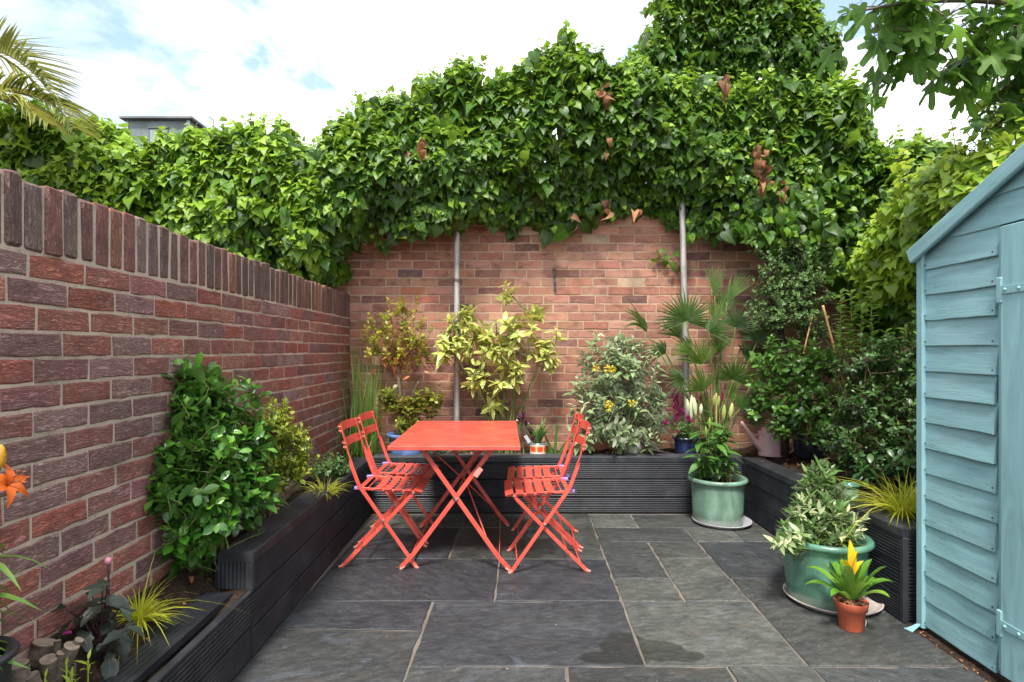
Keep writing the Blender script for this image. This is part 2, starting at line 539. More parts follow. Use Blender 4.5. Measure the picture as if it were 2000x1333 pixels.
# ================================================================ materials of the setting
def brick_mat(name, crease=True, bloom=(.45, .36, .33), bloom_amt=.3, dark=(.05, .03, .03), dark_amt=.5):
    t = NT(name); uv = t.coord('UV')
    col = t.attr('col', 'Color')
    def sc_(v):
        mp = t.n('ShaderNodeMapping'); mp.inputs['Scale'].default_value = v; t.l(uv, mp.inputs['Vector']); return mp.outputs[0]
    big = t.noise(sc_((9, 14, 1)), 1, 3, .5)
    dk = t.ramp(big, [(.5, 0.0), (.68, 1.0)])
    c = t.mix(t.math('MULTIPLY', dk, dark_amt), col, dark)
    bl = t.ramp(t.noise(sc_((16, 26, 1)), 1, 5, .65, .6), [(.48, 0.0), (.75, 1.0)])
    c = t.mix(t.math('MULTIPLY', bl, bloom_amt), c, bloom)
    fine = t.noise(sc_((190, 190, 1)), 1, 4, .6)
    c = t.mix(.35, c, t.ramp(fine, [(.3, (.25, .25, .25)), (.7, (1, 1, 1))]), 'MULTIPLY')
    if crease:
        n = t.noise(sc_((20, 95, 1)), 1, 3, .6, 1.6)
        ln = t.ramp(t.math('ABSOLUTE', t.math('SUBTRACT', n, .5)), [(.0, 0.0), (.12, 1.0)])
        c = t.mix(t.math('MULTIPLY', t.math('SUBTRACT', 1.0, ln), .55), c, (.11, .05, .045))
        h = t.math('ADD', t.math('MULTIPLY', ln, .8), t.math('MULTIPLY', fine, .3))
        b = t.bump(h, .8, .007)
    else:
        b = t.bump(t.math('ADD', fine, t.math('MULTIPLY', big, .6)), .5, .004)
    return t.done(t.bsdf(c, .9, .25, 0, b))

def mortar_mat(name, col):
    t = NT(name); c = t.coord()
    a = t.noise(c, 6, 4); b = t.noise(c, 160, 3)
    cc = t.ramp(t.math('ADD', t.math('MULTIPLY', a, .6), t.math('MULTIPLY', b, .4)), [(.32, tuple(x * .55 for x in col)), (.5, col), (.7, tuple(min(1, x * 1.3) for x in col))])
    return t.done(t.bsdf(cc, .95, .2, 0, t.bump(b, .6, .004)))

M_BRICK_L = brick_mat('rustic_red_brick', True, (.60, .50, .46), .36, (.12, .065, .06), .38)
M_BRICK_C = brick_mat('coping_brick', True, (.46, .38, .34), .28, (.09, .06, .055), .45)
M_BRICK_B = brick_mat('brown_pink_brick', False, (.55, .42, .36), .28, (.07, .04, .035), .42)
M_MORT_L = mortar_mat('beige_mortar', (.46, .37, .285))
M_MORT_B = mortar_mat('sandy_mortar', (.42, .30, .20))

def deck_mat():
    t = NT('black_deck_paint'); c = t.coord()
    n = t.noise(c, 7, 5, .6); f = t.noise(c, 90, 4, .65)
    col = t.ramp(n, [(.3, (.015, .017, .020)), (.5, (.025, .027, .032)), (.72, (.044, .047, .053))])
    w = t.ramp(t.math('ADD', t.math('MULTIPLY', f, .6), t.math('MULTIPLY', n, .4)), [(.57, 0.0), (.68, 1.0)])
    col = t.mix(t.math('MULTIPLY', w, .2), col, (.12, .117, .112))
    r = t.math('ADD', t.math('MULTIPLY', f, .2), .36)
    return t.done(t.bsdf(col, r, .45, 0, t.bump(f, .1, .001)))
M_DECK = deck_mat()

def soil_mat():
    t = NT('dark_soil'); c = t.coord()
    a = t.noise(c, 9, 6, .7); b = t.noise(c, 60, 5, .7)
    col = t.ramp(t.math('ADD', t.math('MULTIPLY', a, .45), t.math('MULTIPLY', b, .55)), [(.33, (.012, .008, .006)), (.5, (.035, .022, .015)), (.6, (.07, .045, .03)), (.72, (.16, .11, .075))])
    return t.done(t.bsdf(col, .95, .2, 0, t.bump(t.math('ADD', a, b), .9, .02)))
M_SOIL = soil_mat()

def slate_mat():
    t = NT('dark_slate'); c = t.coord()
    col = t.attr('col', 'Color')
    uv = t.coord('UV')
    def sc_(v, rot=0):
        mp = t.n('ShaderNodeMapping'); mp.inputs['Scale'].default_value = v; mp.inputs['Rotation'].default_value = (0, 0, rot); t.l(uv, mp.inputs['Vector']); return mp.outputs[0]
    a = t.noise(sc_((3.0, 5.0, 1), .3), 1, 8, .68, .5)
    b = t.noise(sc_((16, 34, 1), .06), 1, 6, .68, .3)
    f = t.noise(sc_((150, 180, 1)), 1, 5, .7)
    cc = t.mix(.9, col, t.ramp(a, [(.30, (.62, .63, .65)), (.5, (1, 1, 1)), (.68, (1.4, 1.4, 1.38))]), 'MULTIPLY')
    cc = t.mix(.8, cc, t.ramp(b, [(.32, (.5, .5, .5)), (.5, (1, 1, 1)), (.7, (1.7, 1.68, 1.62))]), 'MULTIPLY')
    cc = t.mix(.9, cc, t.ramp(f, [(.3, (.5, .5, .5)), (.5, (1, 1, 1)), (.7, (1.6, 1.6, 1.55))]), 'MULTIPLY')
    scr = t.ramp(t.noise(sc_((6, 90, 1), .5), 1, 3, .6, 1.5), [(.69, 0.0), (.73, 1.0)])
    cc = t.mix(t.math('MULTIPLY', scr, .35), cc, (.22, .21, .20))
    bl = t.ramp(t.noise(sc_((2.6, 5, 1)), 1, 5, .6, 1.5), [(.6, 0.0), (.72, 1.0)])
    cc = t.mix(t.math('MULTIPLY', bl, .35), cc, (.12, .145, .19))
    ru = t.ramp(t.noise(sc_((3.2, 7, 1), .3), 1, 5, .65, .8), [(.58, 0.0), (.72, 1.0)])
    cc = t.mix(t.math('MULTIPLY', ru, .3), cc, (.12, .085, .06))
    ch = t.ramp(t.noise(sc_((5, 30, 1), .2), 1, 6, .75, 2.2), [(.66, 0.0), (.72, 1.0)])
    cc = t.mix(t.math('MULTIPLY', ch, .35), cc, (.32, .30, .27))
    ter = t.math('FRACT', t.math('MULTIPLY', t.noise(sc_((1.6, 2.6, 1), .4), 1, 6, .62, .8), 9.0))
    edge = t.ramp(ter, [(.0, 1.0), (.07, 0.0)])
    cc = t.mix(t.math('MULTIPLY', t.math('MULTIPLY', edge, t.ramp(b, [(.4, 0.0), (.6, 1.0)])), .4), cc, (.20, .19, .17))
    grit = t.ramp(t.noise(c, 210, 3, .6), [(.66, 0.0), (.72, 1.0)])
    cc = t.mix(t.math('MULTIPLY', grit, .4), cc, (.19, .175, .15))
    # bird-lime specks and the two wet marks drying on the slabs
    sp = t.ramp(t.noise(c, 55, 2, .5), [(.735, 0.0), (.755, 1.0)])
    cc = t.mix(t.math('MULTIPLY', sp, .6), cc, (.42, .40, .37))
    s = t.n('ShaderNodeSeparateXYZ'); t.l(c, s.inputs[0])
    nz = t.math('MULTIPLY', t.math('SUBTRACT', t.noise(c, 7, 4, .6), .5), .32)
    wet = None
    for (x, y, rx, ry) in ((.53, 2.53, .12, .15), (.66, 2.52, .12, .10), (.42, 2.46, .12, .05), (.75, 2.47, .10, .05)):
        dx = t.math('DIVIDE', t.math('SUBTRACT', s.outputs[0], x), rx); dy = t.math('DIVIDE', t.math('SUBTRACT', s.outputs[1], y), ry)
        q = t.math('SQRT', t.math('ADD', t.math('MULTIPLY', dx, dx), t.math('MULTIPLY', dy, dy)))
        q = t.math('ADD', q, t.math('MULTIPLY', nz, 2.2))
        q = t.ramp(q, [(.88, 1.0), (.98, 0.0)])
        wet = q if wet is None else t.math('MAXIMUM', wet, q)
    cc = t.mix(t.math('MULTIPLY', wet, .62), cc, (.014, .014, .011))
    r = t.math('SUBTRACT', t.math('ADD', t.math('MULTIPLY', a, .3), .42), t.math('MULTIPLY', wet, .12))
    h = t.math('ADD', t.math('ADD', t.math('ADD', t.math('MULTIPLY', ter, .35), t.math('MULTIPLY', a, 1.2)), t.math('MULTIPLY', b, .5)), t.math('MULTIPLY', f, .25))
    return t.done(t.bsdf(cc, r, .45, 0, t.bump(h, .8, .010)))
M_SLATE = slate_mat()

def shed_mat(name, wear=.5, grain=True, col=(.205, .385, .41)):
    t = NT(name); uv = t.coord('UV')
    def sc_(v):
        mp = t.n('ShaderNodeMapping'); mp.inputs['Scale'].default_value = v; t.l(uv, mp.inputs['Vector']); return mp.outputs[0]
    g1 = t.noise(sc_((7, 120, 1)), 1, 6, .72, .8)
    g2 = t.noise(sc_((2.5, 16, 1)), 1, 4, .6, 1.0)
    f = t.noise(sc_((60, 420, 1)), 1, 3, .6)
    cc = t.ramp(g2, [(.3, tuple(x * .80 for x in col)), (.5, col), (.7, tuple(x * 1.16 for x in col))])
    if grain:
        ln = t.ramp(g1, [(.33, 1.0), (.42, 0.0)])
        ms = t.ramp(t.noise(sc_((3, 9, 1)), 1, 3), [(.45, 0.0), (.65, 1.0)])
        cc = t.mix(t.math('MULTIPLY', t.math('MULTIPLY', ln, ms), wear), cc, (.045, .08, .09))
        fl = t.ramp(t.noise(sc_((45, 160, 1)), 1, 4, .7), [(.64, 0.0), (.69, 1.0)])
        cc = t.mix(t.math('MULTIPLY', fl, wear * .55), cc, (.05, .075, .08))
        fd = t.ramp(t.noise(sc_((2.2, 5, 1)), 1, 3), [(.4, 0.0), (.7, 1.0)])
        cc = t.mix(t.math('MULTIPLY', fd, .22), cc, (.36, .50, .51))
        br = t.ramp(t.noise(sc_((14, 40, 1)), 1, 5, .7), [(.70, 0.0), (.76, 1.0)])
        cc = t.mix(t.math('MULTIPLY', br, wear * .8), cc, (.22, .17, .12))
    h = t.math('ADD', g1, t.math('MULTIPLY', f, .3))
    return t.done(t.bsdf(cc, .55, .4, 0, t.bump(h, .5 if grain else .12, .004)))
M_SHED = shed_mat('weathered_blue_boards', .85)
M_SHED_T = shed_mat('blue_trim_paint', .25)
M_SHED_D = shed_mat('blue_door_paint', 0, False, (.225, .41, .43))

def wood_mat(name, dark, light, sc=(40, 40, 3), rough=.85):
    t = NT(name); c = t.coord(scale=sc)
    n = t.noise(c, 1, 5, .65, .5)
    cc = t.ramp(n, [(.3, dark), (.7, light)])
    return t.done(t.bsdf(cc, rough, .25, 0, t.bump(n, .5, .006)))
M_BARK = wood_mat('grey_brown_bark', (.06, .045, .032), (.20, .16, .12), (30, 30, 60))
M_BARK_D = wood_mat('dark_bark', (.02, .015, .012), (.075, .055, .04), (30, 30, 60))
M_TWIG = wood_mat('brown_twig', (.07, .045, .025), (.20, .14, .08), (30, 30, 60))
M_GREENSTEM = wood_mat('green_stem', (.07, .10, .025), (.16, .20, .06), (20, 20, 20))
M_CANE = wood_mat('bamboo_cane', (.33, .17, .07), (.55, .33, .15), (30, 30, 30), .6)
M_FENCE = wood_mat('old_fence_wood', (.03, .022, .017), (.09, .065, .045), (25, 25, 3))

def galv_mat():
    t = NT('galvanised_tube'); c = t.coord(scale=(6, 6, 1.5))
    n = t.noise(c, 3, 5, .65); b = t.noise(c, 20, 4, .7)
    cc = t.ramp(n, [(.3, (.22, .20, .18)), (.5, (.38, .36, .33)), (.7, (.48, .46, .43))])
    w = t.ramp(b, [(.6, 0.0), (.72, 1.0)])
    cc = t.mix(t.math('MULTIPLY', w, .5), cc, (.16, .10, .06))
    return t.done(t.bsdf(cc, .55, .5, .35, t.bump(b, .2, .002)))
M_GALV = galv_mat()

# ================================================================ ground and paving
g = G(); box(g, (-90, -60, -.4), (90, 140, -.03))
tag(g.build('ground', M_SOIL), 'bare earth reaching away under and beyond the garden', 'ground', kind='structure')
g = G(); box(g, (-1.10, -1.2, -.05), (2.05, 4.70, -.007))
tag(g.build('mortar_bed', mortar_mat('pointing_mortar', (.155, .132, .11))), 'sandy mortar showing in the joints between the slate slabs', 'mortar', kind='structure')

def paving():
    g = G()
    U = lambda u, y: (u + .038 * (y - 3.3), y)
    L, R = -1.04, 1.845
    S = []
    def row(y0, y1, us):
        for a, b in zip(us[:-1], us[1:]): S.append((a, b, y0, y1))
    row(4.256, 4.60, [L + .0, -.358, .615, .94, R])
    row(3.618, 4.256, [L, -.358, .613])
    row(3.008, 3.618, [L, -.04, .613])
    row(2.70, 3.008, [L, -.355]); row(1.98, 2.70, [L, -.355])
    row(2.39, 3.008, [-.355, .612, 1.277])
    row(3.94, 4.256, [.613, 1.268, 1.6, R])
    S.append((.613, .94, 3.31, 3.94)); S.append((.613, .94, 3.008, 3.31))
    S.append((.94, 1.272, 3.627, 3.94)); S.append((.94, 1.272, 3.008, 3.627))
    S.append((1.272, R, 3.31, 3.94)); S.append((1.277, R + .1, 2.39, 3.31))
    row(1.75, 2.39, [-.355, .285, .94, 1.283, R + .12])
    row(1.3, 1.98, [L, -.355]); row(1.0, 1.75, [-.355, .7, R + .12]); row(.4, 1.3, [L, -.355]); row(.3, 1.0, [-.355, .3, 1.1, R + .12])
    row(-1.0, .3, [-.355, .6, R + .12]); row(-1.0, .4, [L, -.355])
    pal = [(.044, .046, .046), (.034, .036, .040), (.056, .058, .053), (.042, .043, .041), (.070, .072, .065), (.029, .031, .036)]
    for (a, b, y0, y1) in S:
        gp = .0055 * rng.uniform(.8, 1.3)
        base = np.array(pal[rng.integers(len(pal))]) * rng.uniform(.88, 1.12)
        def edge(p, q, n):
            t = np.linspace(0, 1, n, endpoint=False)
            return [(p[0] + (q[0] - p[0]) * s, p[1] + (q[1] - p[1]) * s) for s in t]
        c0 = [(a + gp, y0 + gp), (b - gp, y0 + gp), (b - gp, y1 - gp), (a + gp, y1 - gp)]
        pts = []
        for i in range(4): pts += edge(c0[i], c0[(i + 1) % 4], 9)
        pts = np.array([U(*p) for p in pts]) + rng.normal(0, .0026, (36, 2))
        cen = pts.mean(0); n = len(pts)
        inn = pts + unit(cen - pts) * .004
        tilt = rng.normal(0, .0018, 2); dz = rng.normal(0, .0012)
        zf = lambda q: dz + (q - cen) @ tilt
        V = np.vstack([np.c_[pts, np.full(n, -.03)], np.c_[pts, zf(pts) - .004], np.c_[inn, zf(inn)]])
        j = np.arange(n); jn = (j + 1) % n
        off = rng.uniform(0, 30, 2); th = rng.normal(0, .35); rr = np.array([[math.cos(th), -math.sin(th)], [math.sin(th), math.cos(th)]])
        g.add(V, [np.stack([j, jn, n + jn, n + j], 1), np.stack([n + j, n + jn, 2 * n + jn, 2 * n + j], 1), (j + 2 * n)[None]],
              uv=np.vstack([pts, pts, inn]) @ rr + off, col=base)
    return g.build('paving', M_SLATE)
tag(paving(), 'dark riven slate slabs in mixed sizes paving the courtyard', 'paving', kind='structure')

# ================================================================ brick walls
def lay_bricks(g, org, ax, up, nr, rects, palette, weights, bev=.004, proud=.0, jit=.0018, back=.03, var=.1):
    """rects: (u0, u1, v0, v1) outlines in the wall's own plane"""
    org, ax, up, nr = (np.asarray(v, float) for v in (org, ax, up, nr))
    pal = np.array(palette); wt = np.array(weights, float); wt /= wt.sum()
    for (u0, u1, v0, v1) in rects:
        lu, lv = u1 - u0, v1 - v0
        nu = 4 if lu > lv else 1; nv = 4 if lv > lu else 1
        c = []
        c += [(u0 + lu * i / nu, v0) for i in range(nu)] + [(u1, v0 + lv * i / nv) for i in range(nv)]
        c += [(u1 - lu * i / nu, v1) for i in range(nu)] + [(u0, v1 - lv * i / nv) for i in range(nv)]
        c = np.array(c) + rng.normal(0, jit, (len(c), 2)); n = len(c)
        cen = np.array([(u0 + u1) / 2, (v0 + v1) / 2])
        dirn = np.sign(cen - c) * np.minimum(np.abs(cen - c), bev * rng.uniform(.6, 1.6, (n, 1)))
        pr = proud + rng.normal(0, .0016)
        def W(q, o): return org + q[:, :1] * ax + q[:, 1:] * up + nr * o
        V = np.vstack([W(c, -back), W(c, pr - bev), W(c + dirn, pr)])
        j = np.arange(n); jn = (j + 1) % n
        off = rng.uniform(0, 40, 2)
        col = pal[rng.choice(len(pal), p=wt)] * (1 + rng.normal(0, var)) * (1 + rng.normal(0, var * .35, 3))
        uv = np.vstack([c, c, c + dirn]) + off
        q1 = np.stack([j, jn, n + jn, n + j], 1); q2 = np.stack([n + j, n + jn, 2 * n + jn, 2 * n + j], 1); top = (j + 2 * n)[None]
        g.add(V, [q1, q2, top], uv=uv, col=np.clip(col, .01, 1))

def courses(L, z0, z1, c=.075, bl=.225, m=.0105, phase=0.0):
    R = []; r = 0; z = z1
    while z > z0 + .02:
        off = (0 if r % 2 else bl / 2) + phase + rng.normal(0, .006)
        u = -off
        while u < L:
            w = bl + rng.normal(0, .0025)
            a, b = max(0, u), min(L, u + w - m)
            if b - a > .02: R.append((a, b, z - c + m + rng.normal(0, .0007), z))
            u += w
        z -= c; r += 1
    return R

WX, WY = -1.344, 5.12
WL0, WLL = .0, 5.11
# left wall
lw = thing('brick_wall', 'rustic red brick garden wall with a soldier course of bricks along its top', 'wall', (WX, 2.5, 0))
g = G(); box(g, (WX - .205, WL0, -.02), (WX - .0045, WL0 + WLL, 1.762))
g.build('mortar', M_MORT_L, lw)
g = G()
lay_bricks(g, (WX, WL0, 0), (0, 1, 0), (0, 0, 1), (1, 0, 0), courses(WLL, 0, 1.5585), [(.54, .20, .152), (.47, .21, .175), (.38, .21, .19), (.58, .19, .13), (.50, .31, .27), (.62, .28, .19)], [4, 4, 2.6, 2.4, 3.2, 1])
g.build('brickwork', M_BRICK_L, lw)
g = G(); u = 0.0
while u < WLL - .03:
    w = .0615 + rng.normal(0, .0012)
    top = 1.772 + rng.normal(0, .0035) - (.012 if rng.random() < .07 else 0)
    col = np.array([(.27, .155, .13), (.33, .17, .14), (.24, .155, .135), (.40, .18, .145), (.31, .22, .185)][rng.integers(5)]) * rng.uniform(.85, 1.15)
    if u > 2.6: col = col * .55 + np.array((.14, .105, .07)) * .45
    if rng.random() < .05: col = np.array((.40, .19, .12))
    R = rotx(rng.normal(0, .006))
    V0 = g.n
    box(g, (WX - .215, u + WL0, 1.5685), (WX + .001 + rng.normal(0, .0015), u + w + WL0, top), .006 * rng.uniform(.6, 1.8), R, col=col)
    V = g.V[-1]; V += rng.normal(0, .0012, V.shape)
    g.UV[-1] = np.stack([V[:, 2] + V[:, 0], V[:, 1]], 1) + rng.uniform(0, 30, 2)
    u += w + .0105
g.build('coping', M_BRICK_C, lw)

# back wall
bw = thing('brick_wall', 'tall brown pink brick wall across the end of the garden', 'wall', (0, WY, 0))
BX0, BX1 = -6.0, 3.25
g = G(); box(g, (BX0, WY + .0035, -.02), (BX1, WY + .215, 2.745))
g.build('mortar', M_MORT_B, bw)
g = G()
lay_bricks(g, (BX0, WY, 0), (1, 0, 0), (0, 0, 1), (0, -1, 0), courses(BX1 - BX0, .15, 2.745, .0755, .226, .010),
           [(.42, .20, .138), (.39, .175, .115), (.46, .23, .155), (.34, .155, .11), (.22, .10, .078), (.17, .10, .085), (.43, .165, .10)], [5, 5, 4, 3, 1.1, .5, 1.2], bev=.003)
g.build('brickwork', M_BRICK_B, bw)

# fence on the right boundary, under its ivy
fn = thing('timber_fence', 'old dark timber fence in deep shade behind the shrubs next to the shed', 'fence', (3.2, 3.4, 0))
g = G(); y = .6
while y < 5.1:
    box(g, (3.19, y, 0), (3.21 + rng.uniform(0, .004), y + .118, 1.95 + rng.normal(0, .01)), .003); y += .122
g.build('boards', M_FENCE, fn)
g = G()
for z in (.35, 1.0, 1.65): box(g, (3.215, .6, z), (3.26, 5.1, z + .08), .004)
g.build('rail', M_FENCE, fn)

# ================================================================ raised beds edged in decking boards
def ridged(w, n=8, depth=.0085, th=.026, r0=.0):
    """outline of a grooved board, w high: (outwards, along its width)"""
    p = (w - 2 * .004) / n; pts = [(-th, 0), (-.003, 0), (0, .003)]
    for i in range(n):
        u = .004 + i * p
        pts += [(-depth, u + p * .02), (-depth, u + p * .26)] + [(-depth + depth * math.sin(x), u + p * (.64 - .36 * math.cos(x))) for x in (.35, .8, 1.25, 1.8, 2.3, 2.75)]
    pts += [(0, w - .003), (-.003, w), (-th, w)]
    return pts

def bed_run(o, A, B, out, boards, top_w=.148, top=True, topz=.445, n_in=8):
    """a run of boards from A to B facing out; boards: (z0, z1) each"""
    A = np.array(A, float); B = np.array(B, float); out = np.array(out, float)
    Lr = np.linalg.norm(B - A); d = (B - A) / Lr
    for (z0, z1) in boards:
        g = G(); cut = Lr * rng.uniform(.38, .62)
        for s0, s1 in ((0, cut - .001), (cut + .001, Lr)):
            extrude_profile(g, ridged(z1 - z0 - .005), A + d * s0 + [0, 0, z0 + .0025] + out * rng.normal(0, .0012), A + d * s1 + [0, 0, z0 + .0025] + out * rng.normal(0, .0012), (0, 0, 1), out)
        g.build('face_board', M_DECK, o)
    if top:
        g = G()
        prof = [(q[0], q[1]) for q in ridged(top_w, n_in, .004, .040)]
        extrude_profile(g, prof, A + out * .004 + [0, 0, topz], B + out * .004 + [0, 0, topz], -out, (0, 0, 1))
        g.build('top_board', M_DECK, o)

PLX, PBY, PRX = -1.047, 4.63, 1.877
lp = thing('raised_bed_edging', 'black grooved decking edging that steps down at its near end, below the glossy shrub', 'raised bed', (PLX, 2.6, 0))
bed_run(lp, (PLX, 2.44, 0), (PLX, PBY + .0, 0), (1, 0, 0), [(0, .122), (.122, .267), (.267, .404)])
bed_run(lp, (PLX - .004, .3, 0), (PLX - .004, 2.437, 0), (1, 0, 0), [(0, .135), (.135, .288)], top=False)
g = G(); extrude_profile(g, ridged(.158, 9), (PLX - .157, 2.438, .292), (PLX - .157, 2.438, .4035), (1, 0, 0), (0, -1, 0))
g.build('end_board', M_DECK, lp)
g = G(); extrude_profile(g, [(q[0], q[1]) for q in ridged(.150, 7, .004, .030)], (PLX - .064, .3, .298), (PLX - .064, 2.40, .298), (-1, 0, 0), (0, 0, 1))
g.build('low_top_board', M_DECK, lp)
bp = thing('raised_bed_edging', 'black grooved decking edging running behind the red table below the pinkish brown wall', 'raised bed', (.4, PBY, 0))
bed_run(bp, (PLX + .001, PBY, 0), (PRX - .001, PBY, 0), (0, -1, 0), [(0, .122), (.122, .267), (.267, .404)])
rp = thing('raised_bed_edging', 'black grooved decking edging that ends beside the blue shed', 'raised bed', (PRX, 3.6, 0))
bed_run(rp, (PRX, PBY + .001, 0), (PRX, 2.765, 0), (-1, 0, 0), [(0, .122), (.122, .267), (.267, .404)])
g = G()
for z0, z1 in ((0, .122), (.122, .267), (.267, .404)):
    extrude_profile(g, ridged(z1 - z0 - .005), (PRX + .028, 2.765, z0 + .0025), (2.6, 2.765, z0 + .0025), (0, 0, 1), (0, -1, 0))
g.build('end_board', M_DECK, rp)
g = G(); extrude_profile(g, [(q[0], q[1]) for q in ridged(.14, 7, .004, .036)], (PRX + .146, 2.762, .447), (2.6, 2.762, .447), (0, 1, 0), (0, 0, 1))
g.build('top_board', M_DECK, rp)
g = G(); box(g, (PRX - .001, 2.757, 0), (PRX + .026, 2.785, .4035), .004)
g.build('corner_post', M_DECK, rp)

# soil
sn = hash_noise(3, 30, 7.0); sn2 = hash_noise(5, 30, 28.0)
def soil_z(x, y):
    x = np.asarray(x, float); y = np.asarray(y, float)
    p = np.stack([x, y, np.zeros_like(x)], -1)
    b = .405 + .015 * sn(p) + .007 * sn2(p)
    right = np.clip((x - 2.0) / 1.0, 0, 1) * .10
    back = np.clip((y - 4.8) / .3, 0, 1) * .02
    low = np.clip((2.52 - y) / .06, 0, 1) * np.clip((x + 1.35) / .17, 0, 1) * .135 * (x < 0)
    return b + right + back - low
def soil_grid(g, x0, x1, y0, y1, st=.025):
    xs = np.linspace(x0, x1, max(3, int((x1 - x0) / st))); ys = np.linspace(y0, y1, int((y1 - y0) / st))
    X, Y = np.meshgrid(xs, ys); Z = soil_z(X, Y)
    n, m = X.shape
    i = np.arange(n - 1)[:, None] * m; j = np.arange(m - 1)[None]
    g.add(np.stack([X, Y, Z], -1).reshape(-1, 3), [np.stack([i + j, i + j + 1, i + m + j + 1, i + m + j], -1).reshape(-1, 4)])
g = G()
soil_grid(g, WX + .001, PLX - .02, .3, PBY, .012); soil_grid(g, WX + .002, PRX + .05, PBY + .02, WY, .02); soil_grid(g, PRX + .02, 3.2, 2.78, WY - .001, .025)
xs = np.linspace(1.868, 1.955, 6); ys = np.linspace(.75, 2.75, 60); XX, YY = np.meshgrid(xs, ys); ZZ = .002 + .010 * np.clip((XX - 1.875) / .05, 0, 1) + rng.normal(0, .0015, XX.shape) - .012 * (XX < 1.87)
i_ = np.arange(59)[:, None] * 6; j_ = np.arange(5)[None]
g.add(np.stack([XX, YY, ZZ], -1).reshape(-1, 3), [np.stack([i_ + j_, i_ + j_ + 1, i_ + 7 + j_, i_ + 6 + j_], -1).reshape(-1, 4)])
tag(g.build('soil', M_SOIL, smooth=True), 'dark crumbly soil filling the raised beds', 'soil', kind='structure')

# ================================================================ shed
SX = 1.92
sh = thing('garden_shed', 'weathered blue painted wooden shed with overlapping boards', 'shed', (SX, 1.8, 0))
SY0, SY1, SDY = .90, 2.70, 2.248
slope = .465
roof_z = lambda y: 1.735 + (2.70 - y) * slope if y > 1.8 else 1.735 + .9 * slope - (1.8 - y) * slope
def feather(g, z0, z1, ya, yb, n=14, lift=None, seed=0, clip=False):
    r = np.random.default_rng(seed)
    ys = np.linspace(ya, yb, n)
    wob = np.interp(np.linspace(0, 1, n), np.linspace(0, 1, 6), r.normal(0, .0010, 6))
    w2 = np.interp(np.linspace(0, 1, n), np.linspace(0, 1, 5), np.abs(r.normal(0, .0018, 5)))
    lf = w2 if lift is None else w2 + np.linspace(0, lift, n)
    rows = []
    for o, z, k in ((-.006, z0 + .001, 1), (.0105, z0, 1), (.011, z0 + .003, 1), (.0075, (z0 + z1) / 2, .5), (.002, z1, 0)):
        rows.append(np.stack([SX - o - lf * k, ys + (r.normal(0, .002) if k else 0), z + wob * (1 if k else .3)], 1))
    V = np.vstack(rows); m = n
    if clip:
        V[:, 2] = np.minimum(V[:, 2], np.array([roof_z(y) for y in V[:, 1]]) + .012)
    q = []
    for a in range(4):
        j = np.arange(m - 1); q.append(np.stack([a * m + j, a * m + j + 1, (a + 1) * m + j + 1, (a + 1) * m + j], 1))
    cap = [[0, m, 2 * m, 3 * m, 4 * m], [5 * m - 1, 4 * m - 1, 3 * m - 1, 2 * m - 1, m - 1]]
    g.add(V, [np.concatenate(q), np.array(cap)], uv=np.stack([V[:, 1], V[:, 2]], 1) + r.uniform(0, 20, 2))
g = G()
for i in range(15):
    z0 = .035 + i * .1155
    feather(g, z0, z0 + .128, 2.664 + rng.normal(0, .002), SDY + .028 + rng.normal(0, .006), 14, abs(rng.normal(0, .006)), i + 1)
g.build('cladding', M_SHED, sh)
g = G()
z = 1.768
while z < 2.13:
    y_hi = 2.70 - (z + .03 - 1.735) / slope
    feather(g, z, z + .135, min(2.664, y_hi + .09), 1.8, 24, 0, int(z * 100), True); feather(g, z, z + .135, 1.8, max(.93, 3.6 - min(2.664, y_hi + .09)), 24, 0, int(z * 100) + 1, True)
    z += .1205
g.build('gable_boards', M_SHED, sh)
g = G(); box(g, (SX + .004, SY0 + .02, .03), (SX + .03, SY1 - .002, 1.72)); box(g, (SX + .031, 2.674, .03), (3.7, 2.692, 1.70)); box(g, (SX + .03, SY0, .03), (3.7, SY0 + .02, 1.70)); box(g, (3.68, SY0 + .02, .03), (3.70, 2.674, 1.70))
g.build('frame_wall', M_SHED_T, sh)
g = G(); box(g, (SX - .024, 2.662, .02), (SX + .004, 2.703, 1.735), .004, uv=None); 
V = g.V[-1]; g.UV[-1] = np.stack([V[:, 2], V[:, 1] + V[:, 0]], 1)
g.build('corner_trim', M_SHED_T, sh)
g = G()
for (ya, za, yb, zb) in ((2.715, 1.735 - .015 * slope, 1.795, 1.735 + .905 * slope), (.885, 1.735 - .015 * slope, 1.805, 1.735 + .905 * slope)):
    pts = np.array([[SX - .042, ya + (yb - ya) * s, za + (zb - za) * s - .012] for s in np.linspace(0, 1, 12)])
    bar(g, pts, (0, 0, 1), .066, .02)
    V = g.V[-1]; g.UV[-1] = np.stack([V[:, 1] * 1.1, V[:, 2] - V[:, 1] * -slope], 1)
g.build('barge_board', M_SHED_T, sh)
g = G()
for sgn in (1, -1):
    ya, yb = (2.735, 1.8) if sgn > 0 else (.865, 1.8)
    za = 1.735 - .035 * slope + .005; zb = 1.735 + .9 * slope + .005
    V = np.array([[SX - .028, ya, za], [3.76, ya, za], [3.76, yb, zb], [SX - .028, yb, zb]])
    V = np.vstack([V, V + [0, 0, .014]])
    g.add(V, [[[0, 1, 2, 3], [4, 7, 6, 5], [0, 4, 5, 1], [1, 5, 6, 2], [2, 6, 7, 3], [3, 7, 4, 0]]])
g.build('roof', paint('roof_felt', (.06, .065, .06), .9, .2, 20, .2, .5), sh)
dr = None
g = G(); box(g, (SX - .030, 1.50, .05), (SX - .004, SDY - .012, 1.758), .003)
V = g.V[-1]; g.UV[-1] = np.stack([V[:, 2], V[:, 1]], 1)
dr = g.build('door', M_SHED_D, sh)
